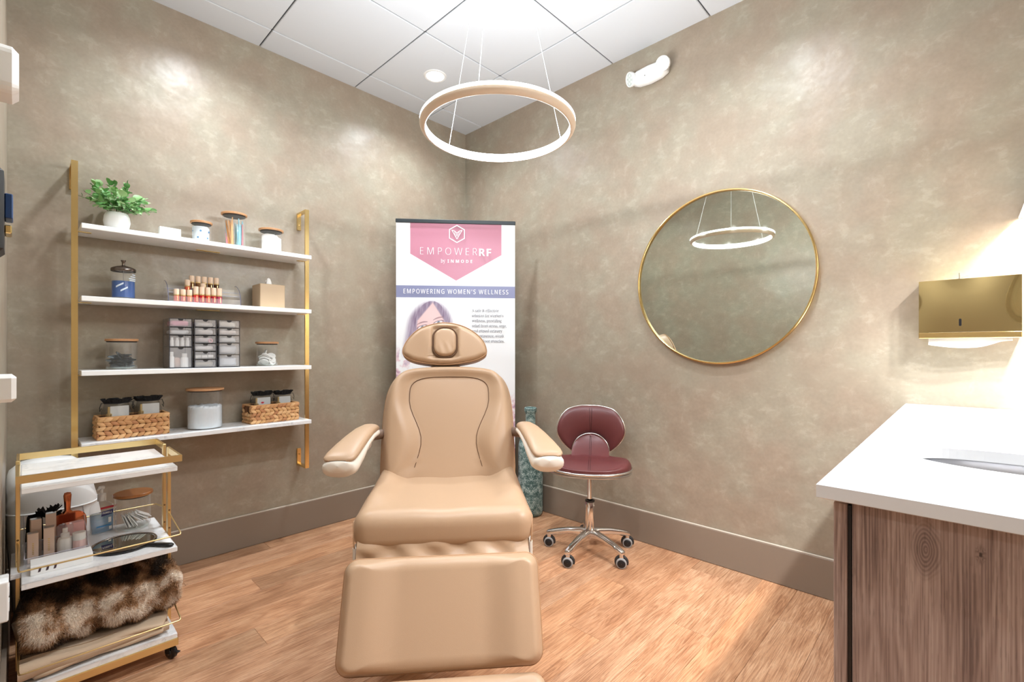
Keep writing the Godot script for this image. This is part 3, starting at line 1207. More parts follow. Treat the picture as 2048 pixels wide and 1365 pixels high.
# ------------------------------------------------------------------ shelf on the left wall
func shelf_unit() -> void:
	var t := thing("shelf_unit", "wall-mounted shelf unit with gold uprights and four white boards", "shelf", Vector3.ZERO)
	var zf := 0.124
	for x in [-2.3835, -1.357]:
		var st := tool()
		bar(st, [Vector3(x, 1.875, 0.006), Vector3(x, 1.972, 0.006), Vector3(x, 1.972, zf), Vector3(x, 0.428, zf), Vector3(x, 0.428, 0.006), Vector3(x, 0.525, 0.006)], 0.012, 0.0225, Vector3.RIGHT)
		var up := fin(st, "upright", M.brass, t)
		for y in [1.905, 0.49]:
			var s2 := tool()
			lathe(s2, [Vector2(0.0045, 0.0), Vector2(0.0045, 0.002), Vector2(0.001, 0.003)], 10, Transform3D(Basis(Vector3.RIGHT, PI / 2), Vector3(x, y, 0.012)))
			fin(s2, "screw", M.brass_satin, up)
	for k in 4:
		var y: float = SHELF_Y[k]
		var st := tool()
		cbox(st, Vector3(-1.868, y - 0.011, 0.112), Vector3(0.998, 0.022, 0.216), 0.0015)
		var b := fin(st, "shelf_board", M.marble if k == 3 else M.white_edge, t)
		for x in [-2.35, -1.392]:
			st = tool()
			cbox(st, Vector3(x, y - 0.0235, 0.124), Vector3(0.045, 0.003, 0.02), 0.0008)
			fin(st, "bracket_tab", M.brass, b)
		st = tool()
		cbox(st, Vector3(-1.853, y - 0.024, 0.05), Vector3(0.11, 0.004, 0.02), 0.0008)
		fin(st, "middle_bracket", M.brass, b)


# ------------------------------------------------------------------ gold bar cart
func bar_cart() -> void:
	var t := thing("bar_cart", "gold-framed rolling bar cart with three white marble shelves", "cart", Vector3.ZERO)
	var xl := -2.555
	var xr := -2.141
	var y := 0.737
	var st := tool()
	bar(st, [Vector3(xl, y, 0.70), Vector3(xl, y, 0.903), Vector3(xr, y, 0.903), Vector3(xr, y, 0.70)], 0.008, 0.0235, Vector3.UP)
	fin(st, "front_rail", M.gold, t)
	st = tool()
	bar(st, [Vector3(xl, y, 0.61), Vector3(xl, y, 0.452), Vector3(xr, y, 0.452), Vector3(xr, y, 0.61)], 0.008, 0.0235, Vector3.UP)
	fin(st, "back_rail", M.gold, t)
	for x in [xl, xr]:
		for z in [0.61, 0.70]:
			st = tool()
			cbox(st, Vector3(x, 0.407, z), Vector3(0.011, 0.683, 0.022), 0.001)
			var post := fin(st, "post", M.gold, t)
			for h in [0.43, 0.50, 0.145]:
				var s2 := tool()
				lathe(s2, [Vector2(0.0032, 0.0), Vector2(0.0030, 0.0015), Vector2(0.001, 0.002)], 8, Transform3D(Basis(Vector3.RIGHT, PI / 2), Vector3(x, h, z + 0.0105)))
				fin(s2, "screw", M.tan_dark, post)
	for sy in [0.708, 0.412, 0.094]:
		st = tool()
		cbox(st, Vector3((xl + xr) / 2.0, sy - 0.009, 0.677), Vector3(0.398, 0.018, 0.436), 0.0015)
		if sy == 0.412:
			cbox(st, Vector3(-2.558, sy - 0.009, 0.66), Vector3(0.028, 0.0178, 0.23), 0.0012)
		fin(st, "marble_shelf", M.marble, t)
	# frame under the lowest shelf
	st = tool()
	bar(st, [Vector3(-2.545, 0.064, 0.462), Vector3(-2.545, 0.064, 0.896), Vector3(-2.151, 0.064, 0.896), Vector3(-2.151, 0.064, 0.462)], 0.008, 0.024, Vector3.UP, true)
	fin(st, "bottom_frame", M.gold, t)
	# thin guard wires
	for h in [0.462, 0.150]:
		for z in [[0.70, 0.922], [0.61, 0.436]]:
			st = tool()
			var zz: float = z[1]
			tube(st, [Vector3(xr, h + 0.028, z[0]), Vector3(xr - 0.002, h + 0.004, zz - 0.012 * signf(zz - 0.65)), Vector3(xr - 0.004, h, zz - 0.003 * signf(zz - 0.65)), Vector3(xr - 0.010, h, zz), Vector3(xl + 0.010, h, zz), Vector3(xl + 0.004, h, zz - 0.003 * signf(zz - 0.65)), Vector3(xl + 0.002, h + 0.004, zz - 0.012 * signf(zz - 0.65)), Vector3(xl, h + 0.028, z[0])], 0.0026, 8)
			fin(st, "guard_wire", M.gold, t)
	for x in [-2.168, -2.528]:
		for z in [0.872, 0.486]:
			var c := Node3D.new()
			c.name = numbered("caster", t)
			t.add_child(c, true)
			c.position = Vector3(x, 0, z)
			c.rotation.y = 0.5
			st = tool()
			lathe(st, [Vector2(0.001, -0.008), Vector2(0.021, -0.008), Vector2(0.025, -0.005), Vector2(0.025, 0.005), Vector2(0.021, 0.008), Vector2(0.001, 0.008)], 20, Transform3D(Basis(Vector3.FORWARD, PI / 2), Vector3(0, 0.025, 0.006)))
			fin(st, "wheel", M.black_gloss, c)
			st = tool()
			lathe(st, [Vector2(0.001, -0.0095), Vector2(0.008, -0.0095), Vector2(0.008, 0.0095), Vector2(0.001, 0.0095)], 12, Transform3D(Basis(Vector3.FORWARD, PI / 2), Vector3(0, 0.025, 0.006)))
			fin(st, "hub", M.steel, c)
			st = tool()
			for s in [-1, 1]:
				cbox(st, Vector3(s * 0.011, 0.036, 0.003), Vector3(0.003, 0.032, 0.02), 0.001)
			cbox(st, Vector3(0, 0.051, 0), Vector3(0.026, 0.003, 0.024), 0.001)
			cbox(st, Vector3(0.0, 0.030, 0.034), Vector3(0.012, 0.004, 0.02), 0.001)
			fin(st, "fork", M.black, c)


# ------------------------------------------------------------------ stool
func stool() -> void:
	var t := thing("saddle_stool", "burgundy leather stool on a chrome five-star base with wheels", "stool", Vector3(-0.335, 0, 1.463), deg_to_rad(-57.0))
	# seat: wide, rounded at the front, dished, side tips raised
	var ol := outline([Vector2(-0.225, -0.035), Vector2(-0.195, -0.115), Vector2(-0.11, -0.175), Vector2(0.0, -0.192), Vector2(0.11, -0.175), Vector2(0.195, -0.115), Vector2(0.225, -0.035), Vector2(0.20, 0.035), Vector2(0.11, 0.085), Vector2(0.0, 0.10), Vector2(-0.11, 0.085), Vector2(-0.20, 0.035)], 6)
	var xf := on_plane(Vector3.RIGHT, Vector3(0, 0, -1), Vector3(0, 0.468, 0))
	var dish := func(p: Vector2) -> float:
		return 0.16 * p.x * p.x - 0.35 * maxf(0.0, -p.y - 0.03) * maxf(0.0, -p.y - 0.03) / 0.2 + 0.9 * pow(maxf(0.0, p.y + 0.01), 2.0) * smoothstep(0.14, 0.03, absf(p.x)) * 4.0
	var st := tool()
	cushion(st, ol, 0.058, 0.03, dish, xf, 14)
	var seat := fin(st, "seat", M.maroon, t)
	var line := []
	for p in ol:
		line.append(Vector3(p.x * 1.012, 0.478 + 0.10 * p.x * p.x, -p.y * 1.012))
	st = tool()
	tube(st, line, 0.0075, 8, true)
	fin(st, "chrome_edge", M.chrome_trim, seat)
	st = tool()
	cushion(st, ol, 0.014, 0.006, func(_p): return 0.0, on_plane(Vector3.RIGHT, Vector3(0, 0, -1), Vector3(0, 0.457, 0)), 4)
	fin(st, "seat_pan", M.steel, seat)
	for s in [-1, 1]:
		line = []
		for k in 14:
			var z := -0.02 + 0.185 * k / 13.0
			var p := Vector2(s * 0.005, -z)
			line.append(Vector3(p.x, 0.468 + 0.058 + dish.call(p) + 0.0006 - (0.03 - sqrt(maxf(0.0, 0.0009 - pow(maxf(0.0, z - 0.160), 2.0)))), z))
		st = tool()
		tube(st, line, 0.0013, 6)
		fin(st, "stitch_line", M.maroon_seam, seat)
	# tongue rising from the back of the seat, filling the arch of the back
	var arch := func(an: float) -> float: return 1.0 / sqrt(pow(sin(an) / 0.106, 2.0) + pow(cos(an) / 0.098, 2.0))
	st = tool()
	var tongue := func(u: float, v: float, off: float) -> Vector3:
		var x: float = (u * 2.0 - 1.0) * 0.106 * sqrt(maxf(0.0, 1.0 - pow(v, 2.4)))
		return Vector3(x, 0.530 + 0.104 * v, -0.150 + 0.105 * pow(1.0 - v, 1.8) - 0.012 * v + 0.8 * x * x + off)
	surf(st, 24, 18, func(u, v): return tongue.call(u, v, 0.014 * pow(maxf(0.0, sin(PI * u)), 0.6)))
	surf(st, 24, 18, func(u, v): return tongue.call(u, v, -0.02), true)
	var back := fin(st, "seat_tongue", M.maroon, t)
	for s in [-1, 1]:
		line = []
		for k in 14:
			line.append(tongue.call(0.5 + s * 0.022, k / 14.0, 0.0150))
		st = tool()
		tube(st, line, 0.0013, 6)
		fin(st, "stitch_line", M.maroon_seam, back)
	# kidney-shaped back, a thick band bent round the tongue and running to a point on both sides
	var ctrl := [0.260, 0.266, 0.273, 0.256, 0.224, 0.162, 0.112]
	var band := func(u: float, v: float, off: float) -> Vector3:
		var an := lerpf(-1.60, 1.60, u)          # angle from straight up
		var rin: float = arch.call(an)
		var q := absf(an) / 1.60 * 6.0
		var i := mini(5, int(q))
		var i0: int = maxi(0, i - 1)
		var i3: int = mini(6, i + 2)
		var rout: float = maxf(cubic_interpolate(ctrl[i], ctrl[i + 1], ctrl[i0] if i > 0 else ctrl[1], ctrl[i3], q - i), rin + 0.006)
		var r := lerpf(rin, rout, v)
		var x := sin(an) * r
		var y := 0.540 + cos(an) * r
		var puff := pow(maxf(0.0, sin(PI * v)), 0.45) * pow(maxf(0.0, sin(PI * u)), 0.3)
		return Vector3(x, y, -0.158 - 0.10 * (y - 0.54) + 1.1 * x * x + off * puff)
	st = tool()
	surf(st, 64, 14, func(u, v): return band.call(u, v, 0.026))
	surf(st, 64, 14, func(u, v): return band.call(u, v, -0.012), true)
	back = fin(st, "backrest", M.maroon, t)
	line = []
	for k in 65:
		line.append(band.call(k / 64.0, 1.0, 0.0))
	for k in range(64, -1, -1):
		line.append(band.call(k / 64.0, 0.0, 0.0) + Vector3(0, 0, 0.012))
	st = tool()
	tube(st, line, 0.0050, 8, true)
	fin(st, "chrome_edge", M.chrome_trim, back)
	for s in [-1, 1]:
		line = []
		for k in range(1, 13):
			line.append(band.call(0.5 + s * 0.009, k / 13.0, 0.027))
		st = tool()
		tube(st, line, 0.0013, 6)
		fin(st, "stitch_line", M.maroon_seam, back)
	# column and lever
	st = tool()
	lathe(st, [Vector2(0.014, 0.30), Vector2(0.014, 0.46), Vector2(0.04, 0.462)], 20)
	fin(st, "gas_lift", M.chrome, t)
	st = tool()
	lathe(st, [Vector2(0.001, 0.075), Vector2(0.018, 0.08), Vector2(0.026, 0.10), Vector2(0.026, 0.275), Vector2(0.024, 0.283), Vector2(0.014, 0.284)], 24)
	fin(st, "column", M.chrome, t)
	st = tool()
	lathe(st, [Vector2(0.0245, 0.282), Vector2(0.0265, 0.284), Vector2(0.0265, 0.292), Vector2(0.015, 0.294)], 20)
	fin(st, "column_collar", M.black, t)
	st = tool()
	tube(st, [Vector3(-0.03, 0.455, 0.03), Vector3(-0.10, 0.448, 0.07)], 0.004, 8)
	tube(st, [Vector3(-0.10, 0.448, 0.07), Vector3(-0.15, 0.446, 0.09)], [0.006, 0.008], 8)
	fin(st, "height_lever", M.black, t)
	# star base
	for k in 5:
		var a := deg_to_rad(-27.1 + 72.0 * k)
		var arm := Node3D.new()
		arm.name = numbered("base_arm", t)
		t.add_child(arm, true)
		arm.rotation.y = a
		st = tool()
		var secs := []
		for q in [[0.015, 0.110, 0.023, 0.020], [0.05, 0.112, 0.022, 0.020], [0.12, 0.106, 0.0195, 0.0175], [0.19, 0.092, 0.0170, 0.0155], [0.243, 0.078, 0.0155, 0.014], [0.251, 0.076, 0.0125, 0.011], [0.251, 0.078, 0.001, 0.001]]:
			secs.append([Vector3(0, q[1], q[0]), Vector3(q[2], 0, 0), Vector3(0, q[3], 0)])
		loft(st, secs, 16, 3.2)
		lathe(st, [Vector2(0.0125, 0.052), Vector2(0.0125, 0.08)], 14, Transform3D(Basis(), Vector3(0, 0, 0.236)))
		fin(st, "spoke", M.chrome, arm)
		var ca := Node3D.new()
		ca.name = "caster"
		arm.add_child(ca, true)
		ca.position = Vector3(0, 0, 0.236)
		ca.rotation.y = -a + deg_to_rad(57.0 - 62.0)
		st = tool()
		for s in [-1, 1]:
			lathe(st, [Vector2(0.001, s * 0.006), Vector2(0.0255, s * 0.006), Vector2(0.0275, s * 0.009), Vector2(0.0275, s * 0.015), Vector2(0.025, s * 0.019), Vector2(0.021, s * 0.0195)], 22, Transform3D(Basis(Vector3.FORWARD, PI / 2) , Vector3(0, 0.0275, 0)))
		# the wheels' axle lies across the view, so the hubs face it
		var spin := Basis(Vector3.UP, PI / 2)
		var w := baked(st)
		var o := place(w, "wheel_pair", M.grey_tread, ca, Transform3D(spin, Vector3(0, 0, 0)))
		o.name = "wheel_pair"
		st = tool()
		for s in [-1, 1]:
			lathe(st, [Vector2(0.0205, s * 0.0192), Vector2(0.018, s * 0.0215), Vector2(0.001, s * 0.022)], 20, Transform3D(Basis(Vector3.FORWARD, PI / 2), Vector3(0, 0.0275, 0)))
		place(baked(st), "wheel_hub", M.black, ca, Transform3D(spin, Vector3.ZERO))
		st = tool()
		var hood := []
		for q in 12:
			var ang := -0.4 + (PI + 0.9) * q / 11.0
			hood.append(Vector3(cos(ang) * 0.026 * 1.08, 0.030 + sin(ang) * 0.026 * 1.08, -0.004))
		tube(st, hood, 0.009, 8)
		tube(st, [Vector3(0, 0.03, -0.004), Vector3(0, 0.058, -0.004)], 0.0105, 10)
		place(baked(st), "hood", M.rubber, ca)


# ------------------------------------------------------------------ tall bottle on the floor
func floor_bottle() -> void:
	var st := tool()
	lathe(st, [Vector2(0.001, 0.0), Vector2(0.072, 0.0), Vector2(0.082, 0.01), Vector2(0.085, 0.03), Vector2(0.086, 0.15), Vector2(0.086, 0.30), Vector2(0.085, 0.42), Vector2(0.082, 0.48), Vector2(0.073, 0.515), Vector2(0.058, 0.54), Vector2(0.045, 0.56), Vector2(0.038, 0.585), Vector2(0.034, 0.63), Vector2(0.034, 0.695), Vector2(0.037, 0.70), Vector2(0.043, 0.712), Vector2(0.043, 0.732), Vector2(0.038, 0.737), Vector2(0.031, 0.735), Vector2(0.030, 0.66)], 40)
	var o := fin(st, "floor_bottle", M.bottle, null, Transform3D(Basis(), Vector3(-0.109, 0, 0.816)))
	tag(o, "tall sea-green frosted glass bottle with white speckles on the floor", "bottle")


# ------------------------------------------------------------------ wall pieces
func round_mirror() -> void:
	var t := thing("round_mirror", "large round wall mirror in a thin gold frame", "mirror", Vector3(0, 1.515, 2.042))
	var xf := Transform3D(Basis(Vector3.FORWARD, -PI / 2), Vector3.ZERO)
	var st := tool()
	lathe(st, [Vector2(0.001, 0.012), Vector2(0.447, 0.012)], 96, Transform3D(Basis(Vector3.BACK, PI / 2), Vector3.ZERO))
	fin(st, "mirror_glass", M.mirror, t)
	st = tool()
	lathe(st, [Vector2(0.446, 0.0), Vector2(0.4555, 0.0), Vector2(0.4555, 0.022), Vector2(0.453, 0.024), Vector2(0.448, 0.024), Vector2(0.446, 0.022), Vector2(0.446, 0.010)], 96, Transform3D(Basis(Vector3.BACK, PI / 2), Vector3.ZERO))
	fin(st, "frame", M.brass, t)
	st = tool()
	lathe(st, [Vector2(0.001, 0.001), Vector2(0.448, 0.001), Vector2(0.448, 0.011), Vector2(0.001, 0.011)], 64, Transform3D(Basis(Vector3.BACK, PI / 2), Vector3.ZERO))
	fin(st, "backing", M.black, t)


func towel_dispenser() -> void:
	var t := thing("towel_dispenser", "polished gold paper towel dispenser on the wall right of the round mirror", "dispenser", Vector3.ZERO)
	var z0 := 2.850
	var z1 := 3.126
	var y0 := 1.180
	var y1 := 1.402
	var dpt := 0.10
	var st := tool()
	# open-bottomed case: sides and top
	cbox(st, Vector3(-dpt / 2, (y0 + y1) / 2, z0 + 0.001), Vector3(dpt, y1 - y0, 0.002), 0.0005)
	cbox(st, Vector3(-dpt / 2, (y0 + y1) / 2, z1 - 0.001), Vector3(dpt, y1 - y0, 0.002), 0.0005)
	cbox(st, Vector3(-dpt / 2, y1 - 0.001, (z0 + z1) / 2), Vector3(dpt, 0.002, z1 - z0), 0.0005)
	cbox(st, Vector3(-0.03, y0 + 0.012, (z0 + z1) / 2), Vector3(0.06, 0.003, z1 - z0), 0.0005)
	fin(st, "case", M.gold_pol, t)
	# slightly pillowed front cover
	st = tool()
	surf(st, 24, 16, func(u, v):
		var bulge: float = 0.004 * sin(PI * u) * sin(PI * v) + 0.0015 * sin(u * 9.0) * v
		return Vector3(-dpt - 0.0015 - bulge, lerpf(y0 + 0.022, y1, v), lerpf(z0, z1, u)))
	fin(st, "front_cover", M.gold_pol, t)
	st = tool()
	cbox(st, Vector3(-dpt - 0.002, y0 + 0.010, (z0 + z1) / 2), Vector3(0.006, 0.022, z1 - z0), 0.0015)
	fin(st, "bottom_lip", M.brass, t)
	st = tool()
	prism(st, rounded_rect(0.0075, 0.028, 0.0035, 4), 0.0015, Transform3D(Basis(Vector3.UP, -PI / 2), Vector3(-dpt - 0.0055, 1.238, 2.968)), 0.0004)
	fin(st, "level_window", M.black_gloss, t)
	st = tool()
	lathe(st, [Vector2(0.007, 0.0), Vector2(0.007, 0.004), Vector2(0.001, 0.005)], 14, Transform3D(Basis(), Vector3(-0.07, y1, 2.966)))
	tube(st, [Vector3(-0.07, y1 + 0.003, 2.966), Vector3(-0.07, y1 + 0.026, 2.966)], 0.0022, 8)
	var key_ring := []
	for k in 3:
		key_ring.append([Vector3(-0.07, y1 + 0.016, 2.966), Vector3(-0.07, y1 + 0.011, 2.990), Vector3(-0.07, y1 + 0.007, 2.968)][k])
	tube(st, key_ring, 0.0012, 6)
	fin(st, "lock_key", M.chrome, t)
	# the hanging paper towel
	st = tool()
	surf(st, 24, 8, func(u, v):
		var sag: float = 0.012 * sin(PI * clampf(u * 1.15, 0, 1)) - 0.014 * smoothstep(0.6, 1.0, u)
		return Vector3(-0.072 - 0.018 * v - 0.004 * sin(u * 7.0) * v, lerpf(y0 + 0.028, y0 - 0.026 - sag, v), lerpf(z0 + 0.028, z1 - 0.022, u)))
	surf(st, 24, 8, func(u, v):
		var sag: float = 0.012 * sin(PI * clampf(u * 1.15, 0, 1)) - 0.014 * smoothstep(0.6, 1.0, u)
		return Vector3(-0.0712 - 0.018 * v - 0.004 * sin(u * 7.0) * v, lerpf(y0 + 0.028, y0 - 0.026 - sag, v), lerpf(z0 + 0.028, z1 - 0.022, u)), true)
	var o := fin(st, "paper_towel", M.cotton)
	tag(o, "white folded paper towel hanging out of the gold dispenser", "paper towel")


func emergency_light() -> void:
	var t := thing("emergency_light", "white twin-head emergency light high on the right wall under the ceiling", "emergency light", Vector3(0, 2.725, 1.672))
	var st := tool()
	# body: a rounded bar along z standing off the wall
	loft(st, [[Vector3(-0.035, 0, -0.105), Vector3(0.001, 0, 0), Vector3(0, 0.001, 0)], [Vector3(-0.035, 0, -0.103), Vector3(0.03, 0, 0), Vector3(0, 0.03, 0)], [Vector3(-0.037, -0.002, -0.07), Vector3(0.036, 0, 0), Vector3(0, 0.044, 0)], [Vector3(-0.038, -0.004, 0), Vector3(0.038, 0, 0), Vector3(0, 0.050, 0)], [Vector3(-0.037, -0.002, 0.07), Vector3(0.036, 0, 0), Vector3(0, 0.044, 0)], [Vector3(-0.035, 0, 0.103), Vector3(0.03, 0, 0), Vector3(0, 0.03, 0)], [Vector3(-0.035, 0, 0.105), Vector3(0.001, 0, 0), Vector3(0, 0.001, 0)]], 28, 2.6)
	fin(st, "body", M.white, t)
	for s in [-1, 1]:
		var aim := Vector3(-0.80, -0.28, -0.52 if s < 0 else 0.10).normalized()
		var side := aim.cross(Vector3.UP).normalized()
		var up := side.cross(aim).normalized()
		var hx := Transform3D(Basis(side, aim, -up), Vector3(-0.055, 0.012 if s > 0 else 0.004, s * 0.092 - (0.012 if s < 0 else 0.0)))
		st = tool()
		lathe(st, [Vector2(0.001, -0.022), Vector2(0.03, -0.016), Vector2(0.040, 0.0), Vector2(0.041, 0.016), Vector2(0.039, 0.020), Vector2(0.036, 0.020), Vector2(0.035, 0.014)], 28, hx)
		var hd := fin(st, "lamp_head", M.white, t)
		st = tool()
		lathe(st, [Vector2(0.036, 0.0145), Vector2(0.02, 0.0185), Vector2(0.001, 0.019)], 24, hx)
		fin(st, "clear_lens", mat(rgb(206, 214, 210), 0.12), hd)
		st = tool()
		for q in 7:
			var a := TAU * q / 6.0
			var rr := 0.0 if q == 6 else 0.021
			lathe(st, [Vector2(0.009, 0.0), Vector2(0.007, 0.003), Vector2(0.001, 0.004)], 8, hx * Transform3D(Basis(), Vector3(cos(a) * rr, 0.0165, sin(a) * rr)))
		fin(st, "led_facets", mat(rgb(226, 232, 228), 0.06), hd)
	st = tool()
	lathe(st, [Vector2(0.0035, 0.0), Vector2(0.003, 0.002), Vector2(0.001, 0.0022)], 10, Transform3D(Basis(Vector3.BACK, PI / 2), Vector3(-0.074, -0.018, -0.012)))
	fin(st, "test_button", M.rubber, t)


func door_wall_fittings() -> void:
	# small fittings on the door wall, seen edge-on at the left of the picture
	var st := tool()
	prism(st, rounded_rect(0.05, 0.060, 0.012, 4), 0.043, Transform3D(Basis(Vector3.UP, PI / 2), Vector3(BACK_X, 1.478, 2.12)), 0.006)
	var o := fin(st, "motion_sensor", M.white)
	tag(o, "white box-shaped wall sensor high on the wall at the left edge", "sensor")
	var t := thing("keypad_reader", "narrow black access reader on the wall at the left edge", "reader", Vector3(BACK_X, 1.298, 2.15))
	st = tool()
	cbox(st, Vector3(0.0155, 0, 0), Vector3(0.031, 0.098, 0.06), 0.004)
	fin(st, "housing", M.black, t)
	st = tool()
	cbox(st, Vector3(0.0345, 0.01, -0.012), Vector3(0.007, 0.03, 0.03), 0.001)
	fin(st, "blue_card", mat(rgb(38, 72, 122), 0.4), t)
	st = tool()
	cbox(st, Vector3(0.034, -0.018, -0.012), Vector3(0.006, 0.01, 0.03), 0.001)
	fin(st, "gold_contact", M.brass, t)
	t = thing("light_switch", "white rocker light switch below the black reader at the left edge", "switch", Vector3(BACK_X, 1.09, 2.17))
	st = tool()
	prism(st, rounded_rect(0.075, 0.118, 0.006, 3), 0.006, Transform3D(Basis(Vector3.UP, PI / 2), Vector3.ZERO), 0.002)
	fin(st, "plate", M.white, t)
	st = tool()
	cbox(st, Vector3(0.022, 0, 0), Vector3(0.038, 0.032, 0.034), 0.004)
	fin(st, "rocker", M.white, t)
	t = thing("power_outlet", "white power outlet plate low on the wall left of the cart", "outlet", Vector3(BACK_X, 0.41, 0.96))
	st = tool()
	prism(st, rounded_rect(0.075, 0.118, 0.006, 3), 0.018, Transform3D(Basis(Vector3.UP, PI / 2), Vector3.ZERO), 0.003)
	fin(st, "plate", M.white, t)
	st = tool()
	for y in [-0.022, 0.022]:
		cbox(st, Vector3(0.0185, y, 0), Vector3(0.002, 0.028, 0.034), 0.0005)
	fin(st, "socket", M.white_matte, t)


func white_tub() -> void:
	# a pale rounded tub that leans behind the cart
	var t := thing("white_tub", "large white rounded plastic tub leaning behind the gold cart", "tub", Vector3(-2.405, 0, 0.235))
	var st := tool()
	var secs := []
	for q in [[0.0, 0.0, 0.13, 0.11], [0.012, 0.0, 0.150, 0.125], [0.10, -0.01, 0.158, 0.135], [0.30, -0.03, 0.150, 0.135], [0.50, -0.052, 0.140, 0.128], [0.60, -0.062, 0.128, 0.115], [0.65, -0.066, 0.112, 0.098], [0.678, -0.068, 0.08, 0.07], [0.688, -0.069, 0.03, 0.03], [0.689, -0.069, 0.001, 0.001]]:
		secs.append([Vector3(q[1], q[0], 0), Vector3(q[2], 0, 0), Vector3(0, 0, q[3])])
	loft(st, secs, 36, 2.6)
	fin(st, "body", M.white, t)
	st = tool()
	var line := []
	for k in 40:
		var a := TAU * k / 40.0
		var c := cos(a)
		var d := sin(a)
		line.append(Vector3(-0.0515 + signf(c) * pow(absf(c), 2.0 / 2.6) * 0.1415, 0.492, signf(d) * pow(absf(d), 2.0 / 2.6) * 0.1295))
	tube(st, line, 0.0035, 6, true)
	fin(st, "lid_seam", M.white_matte, t)


# ------------------------------------------------------------------ roll-up banner
func lettering(words: String, cap: float, width: float, m: Material, at: Vector3, parent: Node, called: String, fontname := "Droid Sans", bold := false, spacing := 0, embolden := 0.0, slant := 0.0, left := false) -> void:
	var f := SystemFont.new()
	f.font_names = PackedStringArray([fontname])
	f.font_weight = 700 if bold else 400
	var fv := FontVariation.new()
	fv.base_font = f
	fv.spacing_glyph = spacing
	fv.variation_embolden = embolden
	if slant != 0.0:
		fv.variation_transform = Transform2D(Vector2(1, 0), Vector2(slant, 1), Vector2.ZERO)
	var tm := TextMesh.new()
	tm.text = words
	tm.font = fv
	tm.font_size = 64
	tm.pixel_size = cap / (0.714 * 64.0)
	tm.depth = 0.0006
	tm.curve_step = 2.0
	tm.horizontal_alignment = HORIZONTAL_ALIGNMENT_LEFT if left else HORIZONTAL_ALIGNMENT_CENTER
	tm.vertical_alignment = VERTICAL_ALIGNMENT_CENTER
	var w := tm.get_aabb().size.x
	var k := width / w if width > 0 and w > 0 else 1.0
	place(tm, called, m, parent, Transform3D(Basis().scaled(Vector3(k, 1, 1)), at))


